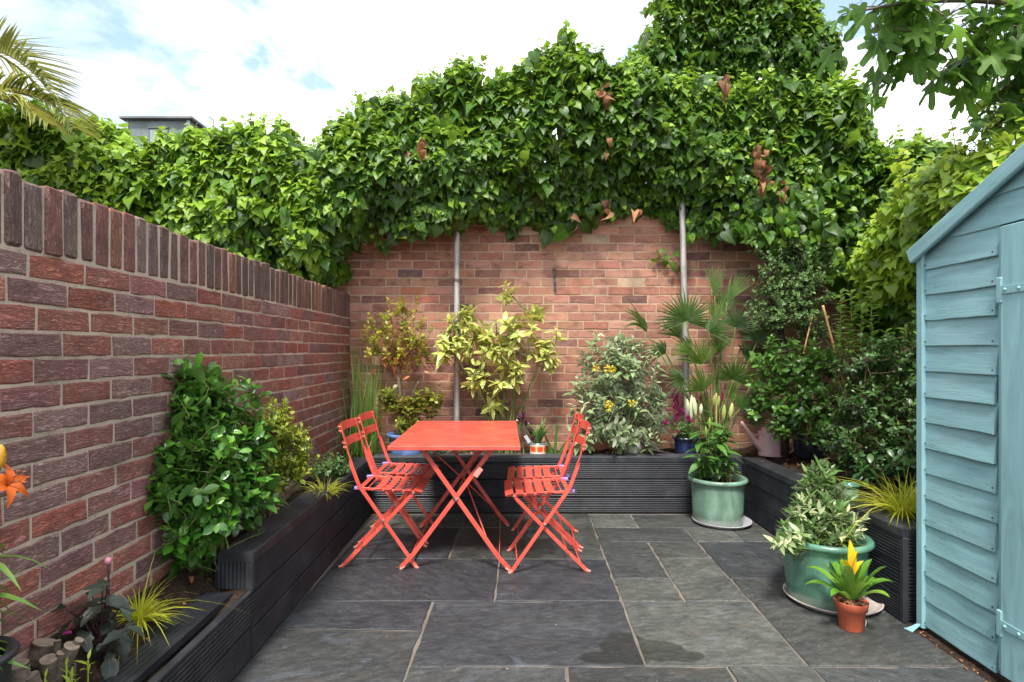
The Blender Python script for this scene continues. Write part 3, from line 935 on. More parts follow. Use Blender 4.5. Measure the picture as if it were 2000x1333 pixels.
g = G(); box(g, (SX - .012, SDY - .008, .05), (SX + .002, SDY + .02, 1.76), .003); box(g, (SX - .012, 1.46, .05), (SX + .002, 1.49, 1.76), .003)
V = g.V[-1]
g.build('door_frame', M_SHED_T, sh)
for zz in (1.515, .245):
    g = G(); pts = np.array([[SX - .033, y, zz] for y in np.linspace(SDY - .02, 1.93, 8)])
    bar(g, pts, (0, 0, 1), np.linspace(.034, .02, 8), .004)
    box(g, (SX - .035, SDY - .022, zz - .05), (SX - .016, SDY + .004, zz + .05), .004)
    for y in (2.21, 2.15, 2.0): lathe(g, [(0, .006), (.005, .005), (.007, 0)], (SX - .035, y, zz), 10, R=roty(-PI / 2))
    g.build('hinge', M_SHED_D, dr)
M_NAIL = paint('rusty_nail', (.05, .035, .03), .7)
for i in range(15):
    z0 = .035 + i * .1155
    for y in (2.655, SDY + .04):
        g = G(); lathe(g, [(0, .0025), (.0032, .0018), (.004, 0)], (SX - .0165, y, z0 + .018 + rng.normal(0, .002)), 8, R=roty(-PI / 2)); g.build('nail', M_NAIL, sh)
g = G(); box(g, (SX + .006, SY0, -.005), (3.7, 2.69, .03), .003)
g.build('floor_bearer', M_FENCE, sh)

# grey rooftop structure seen over the ivy
D = 12.0
rb = thing('building', 'grey rendered box of a building with a flat overhanging roof, seen above the ivy', 'building', (-7.1, D + .6, 0))
x0, x1 = (249 - CX) * D / FPX, (371 - CX) * D / FPX
zt = H + (CY - 236) * D / FPX
M_REND = paint('grey_render', (.20, .235, .235), .9, .25, 2.2, .2, .6, (.08, .10, .09), .03)
g = G(); box(g, (x0, D, -.03), (x1, D + 1.5, zt)); g.build('wall', M_REND, rb)
g = G(); box(g, (x0 - .10, D - .12, zt + .002), (x1 + .10, D + 1.62, zt + .055), .01); g.build('roof', paint('lead_grey', (.16, .17, .18), .6, .2, 2), rb)
wx0, wx1 = (293 - CX) * D / FPX, (327 - CX) * D / FPX
wz = H + (CY - 252) * D / FPX
g = G(); box(g, (wx0 - .03, D - .035, wz), (wx1 + .03, D - .002, wz + .035), .004); box(g, (wx0 - .02, D - .02, wz - .8), (wx0, D - .002, wz - .002), .002); box(g, (wx1, D - .02, wz - .8), (wx1 + .02, D - .002, wz - .002), .002)
wf = g.build('window_frame', paint('dark_frame', (.10, .11, .115), .6), rb)
g = G(); box(g, (wx0 + .001, D - .012, wz - .8), (wx1 - .001, D - .003, wz - .003)); g.build('panel', paint('pale_panel', (.23, .27, .28), .7), wf)
g = G(); box(g, (x1 - .055, D - .03, 2), (x1 + .004, D - .001, zt - .004), .004); box(g, (x0 - .006, D - .025, 2), (x0 + .025, D - .001, zt - .004), .004)
g.build('corner_trim', paint('pale_trim', (.45, .49, .50), .6), rb)

# scaffold tubes that carry the ivy
def pole(label, xt, xb, y, zb, zt, extra):
    o = thing('steel_pole', label, 'pole', (xb, y, zb), 'scaffold tubes holding up the ivy')
    g = G(); s = np.linspace(0, 1, 12)[:, None]
    tube(g, np.array([xb, y, zb]) + (np.array([xt, y, zt]) - np.array([xb, y, zb])) * s, .0245, 20)
    g.build('tube', M_GALV, o, True)
    extra(o)
def e1(o):
    g = G()
    for z in (1.875, 1.885, 1.866): tube(g, [np.array([-.40 + .027 * math.cos(a), 4.95 + .027 * math.sin(a), z + .004 * math.sin(2 * a)]) for a in np.linspace(0, 2 * PI, 17)], .0022, 5, False)
    tube(g, [(-.372, 4.935, 1.875), (-.36, 4.92, 1.885), (-.352, 4.925, 1.87)], .002, 5)
    g.build('wire_tie', paint('rusty_wire', (.10, .06, .04), .8), o)
def e2(o):
    g = G(); p = P(1341, 690, 4.95)
    lathe(g, [(.026, -.02), (.034, -.02), (.034, .02), (.026, .02)], p, 20)
    box(g, p + [.0, -.06, -.016], p + [.03, -.024, .016], .005)
    tube(g, [p + [.015, -.055, -.03], p + [.015, -.055, .03]], .006, 8)
    g.build('clamp', M_GALV, o)
pole('galvanised steel pole rising behind the red table, with a wire tie', -.398, -.402, 4.95, .38, 2.55, e1)
pole('galvanised steel pole leaning slightly behind the fan palm, with a clamp', 1.497, 1.552, 4.95, .38, 2.6, e2)

# iron strap on the wall
ip = P(1083, 548, WY - .006)
o = thing('iron_bracket', 'small rusty iron strap fixed to bare brick above the speckled shrub', 'bracket', ip)
g = G(); s = np.linspace(-1, 1, 9)
bar(g, np.stack([ip[0] + .006 * s, np.full(9, ip[1] - .008), ip[2] - .10 * s], 1), (1, 0, 0), .022, .005)
g.build('strap', paint('rusty_iron', (.11, .085, .075), .8, .3, 30, .3, .5), o)
M_SCREW = paint('dark_screw', (.04, .035, .03), .6)
for k in (-.085, -.03, .03, .085):
    g = G(); lathe(g, [(0, .006), (.005, .005), (.0075, 0)], (ip[0] + .006 * -k * 10, ip[1] - .0105, ip[2] + k), 8, R=rotx(PI / 2)); g.build('screw', M_SCREW, o)
# ================================================================ red bistro table and chairs
RED = (.62, .086, .060)
def red_mat():
    t = NT('coral_red_enamel'); c = t.coord()
    n = t.noise(c, 9, 5); f = t.noise(c, 130, 3)
    cc = t.ramp(n, [(.3, tuple(x * .86 for x in RED)), (.55, RED), (.75, (.68, .12, .072))])
    w = t.ramp(t.noise(c, 60, 6, .75), [(.69, 0.0), (.73, 1.0)])
    cc = t.mix(t.math('MULTIPLY', w, .5), cc, (.25, .05, .035))
    d = t.ramp(t.noise(c, 3.5, 6, .7), [(.5, 0.0), (.8, 1.0)])
    cc = t.mix(t.math('MULTIPLY', d, .18), cc, (.62, .30, .22))
    return t.done(t.bsdf(cc, t.math('ADD', t.math('MULTIPLY', n, .22), .2), .5, 0, t.bump(f, .04, .001)))
M_RED = red_mat()
M_LILAC = paint('lilac_plastic', (.30, .20, .48), .5)
M_TIP = paint('worn_pink_foot', (.66, .26, .20), .6, .2, 40)
M_BOLT = paint('steel_bolt', (.62, .58, .54), .3, .1, 20, metal=.9)

def make_chair():
    o = thing('folding_chair', 'x', 'chair')
    post = [(-.224, .848), (-.214, .80), (-.197, .745), (-.178, .67), (-.160, .61), (-.140, .555), (-.112, .485), (-.07, .425), (0, .325), (.225, .004)]
    # (x, z); the bar lies flat against the back slats at the top and turns a quarter below them
    pp = smoothpath([(a, 0, b) for a, b in post], 54)
    zz = pp[:, 2]
    tw = np.clip((.69 - zz) / .10, 0, 1); tw = tw * tw * (3 - 2 * tw)
    T = unit(np.gradient(pp, axis=0))
    yv = np.array([0, 1.0, 0]); pl = unit(np.cross(T, yv))
    def leg(y, sgn):
        g = G(); ang = tw * PI / 2 * sgn
        wd = yv[None] * np.cos(ang)[:, None] + pl * np.sin(ang)[:, None]
        q = pp.copy(); q[:, 1] = y - sgn * .012 * (1 - tw)
        bar(g, q, wd, .0215, .0065)
        return g.build('back_leg', M_RED, o, local=True)
    for sgn in (-1, 1):
        lg = leg(.187 * sgn, sgn)
        g = G(); bar(g, [(.216, .187 * sgn, .018), (.225, .187 * sgn, .008), (.236, .187 * sgn, .004)], (0, 1, 0), .013, .011); g.build('foot', M_TIP, lg, local=True)
        g = G(); y = .170 * sgn
        fp = smoothpath([(.215, y, .452), (.10, y, .331), (-.06, y, .166), (-.215, y, .012), (-.228, y, .005)], 20)
        bar(g, fp, (1, 0, 1), .0215, .0065)
        fl = g.build('front_leg', M_RED, o, local=True)
        g = G(); bar(g, [(-.214, y, .018), (-.226, y, .008), (-.238, y, .004)], (0, 1, 0), .013, .011); g.build('foot', M_TIP, fl, local=True)
        g = G(); lathe(g, [(0, .007), (.005, .006), (.008, .001), (.008, -.03), (0, -.03)], (.028, .193 * sgn, .283), 10, R=rotx(-PI / 2 * sgn)); g.build('bolt', M_BOLT, o, local=True)
        g = G(); lathe(g, [(0, .006), (.004, .005), (.0065, .001), (.0065, -.02), (0, -.02)], (.206, .180 * sgn, .443), 10, R=rotx(-PI / 2 * sgn))
        g.build('bolt', M_BOLT, o, local=True)
        g = G()   # side rail of the seat
        bar(g, smoothpath([(.252, .163 * sgn, .442), (.1, .163 * sgn, .452), (-.11, .163 * sgn, .466)], 10), (0, 0, 1), .016, .005)
        g.build('seat_rail', M_RED, o, local=True)
    for i, x in enumerate((.232, .170, .110, .050, -.010)):
        g = G(); ys = np.linspace(-.19, .19, 13); u = ys / .19
        zc = .460 + (.232 - x) * .045 - .012 * (1 - u ** 2) - .004 * u ** 8
        fr = .0 if i else 1
        pts = np.stack([np.full(13, x), ys, zc - .0], 1)
        bar(g, pts, (1, 0, -.28 if i == 0 else .03), .046 if i else .050, .0025)
        g.build('seat_slat', M_RED, o, local=True)
    for x, r in ((-.072, .004), (-.118, .0065)):
        g = G(); tube(g, [(x, -.185, .464 + (.0 if r < .005 else .006)), (x, .185, .464 + (.0 if r < .005 else .006))], r, 8)
        if r > .005: bar(g, [(-.109, -.165, .468), (-.109, .165, .468)], (1, 0, 0), .020, .003)
        g.build('seat_bar', M_RED, o, local=True)
    for x, z, yy in ((.185, .058, .184), (-.185, .045, .168), (-.105, .120, .168)):
        g = G(); tube(g, [(x, -yy, z), (x, yy, z)], .0042, 8); g.build('stretcher', M_RED, o, local=True)
    for zc, xc in ((.822, -.222), (.727, -.195)):
        g = G(); ys = np.linspace(-.192, .192, 15); u = ys / .192
        pts = np.stack([xc - .006 - .022 * (1 - u ** 2), ys, np.full(15, zc)], 1)
        bar(g, pts, (-.22, 0, 1), .052, .0028)
        bs = g.build('back_slat', M_RED, o, local=True)
        for s in (-1, 1):
            for dz in (-.013, .013):
                g = G(); x0_ = xc - .006 - dz * .22
                lathe(g, [(0, .0125), (.003, .0115), (.005, .008), (.004, .0075), (.004, -.0075), (.005, -.008), (.003, -.0115), (0, -.0125)], (x0_, .182 * s, zc + dz), 8, R=roty(PI / 2)); g.build('rivet', M_TIP, bs, local=True)
    for s in (-1, 1):
        g = G(); box(g, (-.150, .158 * s - .012, .458), (-.105, .158 * s + .012, .478), .004); g.build('end_cap', M_LILAC, o, local=True)
    return o

def copy_tree(o, parent=None):
    c = o.copy(); COL.objects.link(c)
    if parent is not None: c.parent = parent
    for ch in list(o.children): copy_tree(ch, c)
    return c
chair0 = make_chair()
CH = [(-.742, 3.648, 0, 'red folding metal chair in front of its twin, between the table and the glossy shrub'),
      (-.735, 4.085, 0, 'red folding metal chair farther from the camera, between the table and the red brick wall'),
      (.258, 3.572, PI, 'red folding metal chair in front of its twin, between the table and the lily pot'),
      (.278, 3.985, PI, 'red folding metal chair farther from the camera, between the table and the lily pot')]
for i, (x, y, rz, lb) in enumerate(CH):
    c = chair0 if i == 0 else copy_tree(chair0)
    c.location = (x, y, 0); c.rotation_euler = (0, 0, rz + (0, -.02, .015, -.03)[i])
    c['label'] = lb; c['group'] = 'red bistro chairs round the table'

tb = thing('folding_table', 'red enamelled metal table with crossed folding legs', 'table', (-.287, 3.93, 0))
TX0, TX1, TY0, TY1 = -.668, .093, 3.345, 4.545
g = G(); box(g, (TX0, TY0, .714), (TX1, TY1, .740), .003)
g.build('tabletop', M_RED, tb)
for yy in (3.43, 4.27):
    g = G()
    k = .012 if yy < 4 else -.012
    for (xa, xb, dy) in ((-.480, .016, k), (-.068, -.594, -k)):
        s = np.linspace(0, 1, 10)
        pts = np.stack([xa + (xb - xa) * s, np.full(10, yy - dy), .712 - .702 * s], 1)
        pts[-1] += [.012 * np.sign(xb - xa), 0, .003]
        bar(g, pts, (1, 0, .8 * np.sign(xa - xb) * -1), .026, .0075)
    lg = g.build('leg_frame', M_RED, tb)
    for xb, sg in ((.020, 1), (-.598, -1)):
        g = G(); dy = k if sg > 0 else -k
        bar(g, [(xb - .012 * sg, yy - dy, .022), (xb, yy - dy, .010), (xb + .014 * sg, yy - dy, .005)], (0, 1, 0), .014, .012)
        g.build('foot', M_TIP, lg)
    g = G(); lathe(g, [(0, .008), (.006, .007), (.010, .001), (.010, -.035), (0, -.035)], (-.279, yy - .022, .42), 12, R=rotx(PI / 2))
    g.build('bolt', M_BOLT, lg)
for (x, z) in ((-.03, .052), (-.548, .052), (-.279, .42)):
    g = G()
    if z > .1: tube(g, [(x, 3.44, z), (x, 4.26, z)], .006, 8)
    else: bar(g, [(x, 3.44, z), (x, 4.26, z)], (0, 0, 1), .016, .006)
    g.build('crossbar', M_RED, tb)
for x in (-.475, -.07):
    g = G(); bar(g, [(x, 3.42, .706), (x, 4.28, .706)], (1, 0, 0), .022, .005); g.build('crossbar', M_RED, tb)
for q in ([(-.475, 3.6, .70), (-.30, 3.95, .44), (-.05, 4.24, .12)], [(-.07, 4.1, .70), (-.27, 3.9, .45), (-.09, 3.46, .14)]):
    g = G(); tube(g, q, .0045, 8); g.build('stay', M_RED, tb)
g = G(); bar(g, [(-.135, 3.412, .600), (-.150, 3.412, .580), (-.17, 3.412, .553)], (1, 0, -.8), .030, .008); g.build('catch', M_TIP, tb)

# ================================================================ pots
def pot_mat(name, col, streak=.5, tide=None, rough=.22, coat=.4):
    t = NT(name); c = t.coord(); n = t.noise(t.coord(scale=(5, 5, 2)), 1.2, 4, .6, .6); f = t.noise(c, 70, 3)
    cc = t.ramp(n, [(.25, tuple(x * .55 for x in col)), (.5, col), (.75, tuple(min(1, x * 1.7 + .03) for x in col))])
    cc = t.mix(t.math('MULTIPLY', t.ramp(f, [(.66, 0.0), (.7, 1.0)]), .25), cc, tuple(min(1, x * 2.2 + .08) for x in col))
    if tide:
        s = t.n('ShaderNodeSeparateXYZ'); t.l(c, s.inputs[0])
        z = t.math('ADD', s.outputs[2], t.math('MULTIPLY', t.math('SUBTRACT', t.noise(c, 14, 4), .5), .05))
        cc = t.mix(t.math('MULTIPLY', t.ramp(z, [(.035, 1.0), (.06, 0.0)]), .8), cc, tide)
    return t.done(t.bsdf(cc, t.math('ADD', t.math('MULTIPLY', f, .12), rough), .5, 0, t.bump(n, .08, .004), coat))
M_GREENPOT = pot_mat('sage_green_glaze', (.145, .245, .175), tide=(.42, .46, .40))
M_GREENPOT2 = pot_mat('deep_green_glaze', (.080, .200, .135), tide=(.20, .28, .22))
M_BLUEPOT = pot_mat('blue_glaze', (.10, .17, .36))
M_NAVY = pot_mat('navy_glaze', (.018, .026, .075), rough=.15)
M_DNAVY = pot_mat('dark_slate_glaze', (.022, .028, .042), rough=.3)
M_TERRA = paint('terracotta_plastic', (.48, .105, .048), .5, .12, 8)
M_SAUCER = paint('grey_saucer', (.32, .33, .34), .5, .3, 14, wear=(.5, .5, .5), wear_amt=.02)
M_SAUCER2 = paint('pale_saucer', (.42, .36, .33), .55, .2, 14)

def planter(name, label, c, rr, h, taper, mat, rim=.018, wall=.014, soil_d=.05, group=None, n=56, cat='pot', soil=True, fat=1):
    c = np.asarray(c, float)
    o = thing(name, label, cat, c, group)
    rb = rr * taper; r0 = rr - rim * .9
    a = np.linspace(-PI / 2, PI * .5, 9)
    prof = [(0, .0), (rb - .006, .0), (rb, .006), (rb + (r0 - rb) * .35, h * .33), (rb + (r0 - rb) * .7, h * .65), (r0, h - 2.0 * rim), (r0 + .002, h - 1.75 * rim)]
    prof += [(r0 + rim * .55 + rim * .6 * math.cos(x) * fat, h - .75 * rim + rim * .75 * math.sin(x)) for x in a]
    prof += [(r0 - wall * .3, h - .002), (r0 - wall, h - .012), (r0 - wall - .004, h - soil_d - .02)]
    g = G(); lathe(g, prof, c, n); g.build('body', mat, o, True)
    if soil:
        g = G(); q = np.linspace(0, 1, 9); ri = r0 - wall - .001
        a = np.linspace(0, 2 * PI, 32, endpoint=False)
        V = np.stack([np.outer(q, np.cos(a)) * ri, np.outer(q, np.sin(a)) * ri, np.zeros((9, 32))], -1).reshape(-1, 3)
        V[:, 2] = h - soil_d + rng.normal(0, .004, len(V)) * (np.hypot(V[:, 0], V[:, 1]) < ri * .98)
        i = np.arange(8)[:, None] * 32; j = np.arange(32)[None]; jn = (j + 1) % 32
        g.add(V + c, [np.stack([i + j, i + jn, i + 32 + jn, i + 32 + j], -1).reshape(-1, 4)])
        g.build('compost', M_SOIL, o, True)
    return o

def saucer(label, c, r, mat, h=.028):
    o = thing('plant_saucer', label, 'saucer', c, 'saucers under the green pots')
    g = G(); lathe(g, [(0, 0), (r - .035, 0), (r - .028, .004), (r - .004, h - .006), (r, h - .002), (r - .001, h + .002), (r - .006, h + .002), (r - .012, h - .006), (r - .034, .009), (0, .009)], c, 64)
    g.build('dish', mat, o, True)
    return o
PA = np.array([1.590, 4.375, 0]); PB = np.array([1.655, 3.03, 0])
saucer('grey plastic saucer under the green pot of lilies', PA + [.03, -.0, 0], .212, M_SAUCER)
saucer('pale plastic saucer under the green pot of the variegated shrub', PB + [.03, -.01, 0], .228, M_SAUCER2)
planter('glazed_pot', 'sage green glazed pot of lilies in the far corner of the paving', PA + [0, 0, .0095], .208, .335, .86, M_GREENPOT, .022, soil_d=.045, group='green glazed pots')
planter('glazed_pot', 'deeper green glazed pot holding the cream variegated shrub near the shed', PB + [0, 0, .0095], .215, .325, .85, M_GREENPOT2, .022, soil_d=.045, group='green glazed pots')

TP = np.array([1.605, 2.715, 0])
o = thing('plant_pot', 'small terracotta plastic pot with the yellow flowered bromeliad', 'pot', TP)
g = G(); lathe(g, [(0, .004), (.046, .004), (.048, 0), (.050, .003), (.0585, .088), (.060, .089), (.0665, .092), (.071, .128), (.071, .130), (.068, .130), (.064, .112), (.062, .10)], TP, 48)
g.build('body', M_TERRA, o, True)
g = G()
for i in range(170):
    a = rng.uniform(0, 2 * PI); r = .060 * math.sqrt(rng.random()); p = TP + np.array([r * math.cos(a), r * math.sin(a), .118 + .018 * (1 - r / .06) + rng.uniform(0, .012)])
    d = unit(rng.normal(0, 1, 3) * [1, 1, .35]); tube(g, [p - d * .012, p + [0, 0, .003], p + d * .012], .0018, 4)
g.build('coir_mulch', paint('coir', (.22, .10, .05), .9, .3, 60), o)
g = G(); a = -.35
cc_ = [(TP[0] + .0645 * math.sin(x), TP[1] - .0645 * math.cos(x)) for x in np.linspace(.62, .86, 6)]
V = np.array([[x, y, z] for z in (.030, .058) for x, y in cc_]) + rng.normal(0, .0008, (12, 3))
V[:6, :2] = (V[:6, :2] - TP[:2]) * .925 + TP[:2]; V[6:, :2] = (V[6:, :2] - TP[:2]) * .96 + TP[:2]
g.add(V, [[[i, i + 1, i + 7, i + 6] for i in range(5)]])
g.build('label_sticker', paint('white_sticker', (.75, .75, .78), .5), o)

# blue pot under the small tree, and the others in the beds
sz = lambda x, y: float(soil_z(np.array([x]), np.array([y]))[0])
BP = np.array([(795 - CX) * 4.86 / FPX, 4.86, .405])
planter('glazed_pot', 'pale blue glazed pot holding the small orange leaved tree', BP, .165, .20, .86, M_BLUEPOT, .02, soil_d=.02)
CP = np.array([(1339 - CX) * 4.86 / FPX, 4.86, .408])
planter('glazed_pot', 'navy blue glazed pot of pink celosia behind the back bed edging', CP, .105, .165, .78, M_NAVY, .013, soil_d=.02)
DP = np.array([(1585 - CX) * 4.62 / FPX, 4.62, .455])
planter('glazed_pot', 'dark navy pot in the shade beside the pink watering can', DP, .155, .22, .78, M_DNAVY, .014, soil_d=.02)
EP = np.array([(1745 - CX) * 3.75 / FPX, 3.75, .47])
planter('glazed_pot', 'dark blue pot deep in the shade under the dark hedge shrub', EP, .16, .19, .8, M_DNAVY, .014, soil_d=.02)
FP_ = np.array([-1.27, 1.37, .36])
planter('plant_pot', 'black plastic pot at the foot of the red brick wall, holding the orange lily', FP_, .105, .21, .8, paint('black_plastic', (.022, .023, .026), .45, .2, 30), .012, soil_d=.03)

# orange and white enamel pot
def retro_mat():
    t = NT('orange_circle_enamel'); uv = t.n('ShaderNodeSeparateXYZ'); t.l(t.coord('UV'), uv.inputs[0])
    u = t.math('SUBTRACT', t.math('FRACT', t.math('MULTIPLY', uv.outputs[0], 7.0)), .5)
    v = t.math('MULTIPLY', t.math('SUBTRACT', uv.outputs[1], .56), 1.75)
    sq = t.math('POWER', t.math('ADD', t.math('POWER', t.math('ABSOLUTE', u), 4.0), t.math('POWER', t.math('ABSOLUTE', v), 4.0)), .25)
    rd = t.math('SQRT', t.math('ADD', t.math('MULTIPLY', u, u), t.math('MULTIPLY', v, v)))
    c = t.mix(t.math('LESS_THAN', sq, .46), (.75, .70, .62), (.83, .24, .05))
    c = t.mix(t.math('LESS_THAN', rd, .33), c, (.68, .075, .02))
    u2 = t.math('SUBTRACT', t.math('FRACT', t.math('MULTIPLY', uv.outputs[0], 14.0)), .5)
    v2 = t.math('SUBTRACT', uv.outputs[1], .02)
    r2 = t.math('SQRT', t.math('ADD', t.math('MULTIPLY', u2, u2), t.math('MULTIPLY', t.math('MULTIPLY', v2, v2), 16.0)))
    c = t.mix(t.math('LESS_THAN', r2, .40), c, (.05, .05, .05))
    return t.done(t.bsdf(c, .25, .5))
OP = np.array([(1050.5 - CX) * 4.83 / FPX, 4.83, .425])
o = thing('enamel_pot', 'small white enamel pot printed with orange circles holding dark callas', 'pot', OP)
g = G(); V = [(.066, .0), (.067, .02), (.068, .04), (.069, .06), (.070, .08), (.071, .096)]
lathe(g, V, OP, 48); g.build('body', retro_mat(), o, True)
g = G(); lathe(g, [(.071, .0965), (.074, .097), (.075, .100), (.073, .103), (.068, .102), (.066, .09), (.066, .06)], OP, 48); g.build('rim', paint('chrome_rim', (.7, .69, .66), .25, .1, metal=.7), o, True)
g = G(); lathe(g, [(0, .083), (.067, .083)], OP, 32); g.build('compost', M_SOIL, o)

# pink watering can
WC = np.array([(1507 - CX) * 4.86 / FPX, 4.86, .415])
M_PINK = paint('dusty_pink_enamel', (.72, .45, .44), .5, .12, 10, wear=(.28, .12, .08), wear_amt=-.02)
o = thing('watering_can', 'dusty pink metal watering can with a long spout standing on the soil', 'watering can', WC)
g = G(); prof = [(0, 0), (.104, 0), (.107, .004)]
for z in np.linspace(.012, .19, 46): prof.append((.1065 + .0009 * math.sin(z * 2 * PI / .0125) * (z > .05), z))
prof += [(.108, .196), (.106, .20), (.10, .202), (.03, .21), (0, .212)]
lathe(g, prof, WC, 48, squash=(1, .78)); g.build('body', M_PINK, o, True)
g = G(); p = smoothpath([WC + [-.085, 0, .065], WC + [-.15, -.01, .135], WC + [-.262, -.02, .282]], 12)
tube(g, p, np.linspace(.034, .0125, len(p)), 14); tube(g, [WC + [-.10, 0, .185], WC + [-.15, -.01, .165], WC + [-.178, -.012, .168]], .005, 8)
g.build('spout', M_PINK, o, True)
g = G(); p = smoothpath([WC + [.10, 0, .03], WC + [.155, 0, .025], WC + [.182, 0, .06], WC + [.178, 0, .15], WC + [.165, 0, .19]], 20)
tube(g, p, .010, 10); g.build('handle', M_PINK, o, True)
g = G(); p = smoothpath([WC + [-.07, 0, .20], WC + [-.05, 0, .245], WC + [.02, 0, .262], WC + [.085, 0, .235], WC + [.095, 0, .20]], 20)
tube(g, p, .008, 8); lathe(g, [(.03, .0), (.034, .025), (.03, .027), (.026, .0)], WC + [-.05, 0, .207], 20); g.build('top_handle', M_PINK, o, True)

# white container and hose under the grey bush
o = thing('white_container', 'white rounded plastic container lying half hidden under the grey leaved bush', 'container', P(1232, 868, 4.88))
g = G(); c = P(1232, 866, 4.88)
lathe(g, [(0, -.10), (.05, -.095), (.07, -.07), (.072, .02), (.06, .06), (.028, .085), (.025, .12), (0, .122)], c, 32, R=roty(-.5))
g.build('body', paint('white_plastic', (.62, .61, .58), .4, .1), o, True)
g = G(); p = smoothpath([P(1252, 862, 4.84), P(1268, 876, 4.8), P(1295, 884, 4.79), P(1318, 889, 4.82)], 20); p[:, 2] = np.maximum(p[:, 2], .425)
tube(g, p, .013, 10); tag(g.build('hose', paint('black_rubber', (.02, .018, .018), .5), None, True), 'black rubber hose end lying on the soil beside the white container', 'hose', kind='thing')
# small green glazed jar on the right edging
JP = np.array([(1660 - CX) * 3.30 / FPX, 3.30, .452])
planter('glazed_jar', 'small dark green glazed jar on the edging behind the cream variegated shrub', JP, .05, .085, .9, M_GREENPOT2, .009, soil_d=.02, cat='jar', soil=False)
# canes
for i, (a, b, d, lb) in enumerate([((1607, 597), (1632, 690), 4.35, 'thick bamboo cane leaning out of the dark shrubs'), ((1586, 620), (1576, 662), 4.5, 'thin pale bamboo cane among the shrubs, shorter than its thick neighbour')]):
    A, B = P(*a, d), P(*b, d); B2 = A + (B - A) * (((.45 if i == 0 else 1.0) - A[2]) / (B[2] - A[2]))
    g = G(); s = np.linspace(0, 1, 25)[:, None]; r = np.where(np.arange(25) % 6 == 0, 1.18, 1) * (.008 if i == 0 else .0055)
    tube(g, A + (B2 - A) * s, r, 8); tag(g.build('bamboo_cane', M_CANE, None, True), lb, 'cane', 'bamboo canes among the shrubs', 'thing')
# scrap of blue board by the shed corner
c = np.array([1.885, 2.69, .0])
o = thing('board_scrap', 'broken scrap of blue painted board on the ground at the shed corner', 'scrap', c)
g = G(); q = np.linspace(0, 1, 5)
V = np.concatenate([np.stack([c[0] - .045 + .045 * q, c[1] + .012 - .012 * q, .008 + .024 * q ** 1.5], 1), np.stack([c[0] - .03 + .05 * q, c[1] - .022 + .006 * q, .006 + .036 * q], 1)])
V = np.vstack([V, V - [0, 0, .004]])
g.add(V, [[[i, i + 1, i + 6, i + 5] for i in range(4)], [[i + 10, i + 15, i + 16, i + 11] for i in range(4)], [[i, i + 10, i + 11, i + 1] for i in range(4)], [[i + 5, i + 6, i + 16, i + 15] for i in range(4)], [[4, 14, 19, 9], [0, 5, 15, 10]]])
g.build('flake', M_SHED_T, o)
# ================================================================ ivy
def hang(po, di, no, ti, out, n_per):
    """turn most leaves of a shoot to hang with their faces outwards, the young ones at the tip stay as they grow"""
    m = len(po); o = np.repeat(out, n_per, 0); k = np.tile(np.linspace(0, 1, n_per), m // n_per)
    w = np.clip(1.15 - k ** 3, .15, 1)[:, None] * rng.uniform(.55, 1, (m, 1))
    d2 = unit(unit(di) * .55 + o * .22 + np.array([0, 0, -.85]))
    n2 = unit(o * .8 + np.array([0, -.12, .48]) + rng.normal(0, .24, (m, 3)))
    return po, unit(unit(di) * (1 - w) + d2 * w), unit(unit(no) * (1 - w) + n2 * w)
IVY_D, IVY_M, IVY_L = (.008, .032, .005), (.042, .125, .011), (.26, .41, .030)
M_IVY = leaf_mat('ivy_leaf', IVY_D, IVY_M, IVY_L, .42, .30, .16, .38)
M_IVYY = leaf_mat('golden_ivy_leaf', (.06, .135, .012), (.18, .32, .022), (.48, .60, .06), .4, .35, .15)
M_DEAD = leaf_mat('dead_leaf', (.06, .025, .012), (.20, .085, .035), (.42, .20, .09), .8, .15, .2)

def prof_fn(pts):
    a = np.array(pts, float)
    return lambda x: np.interp(x, a[:, 0], a[:, 1])

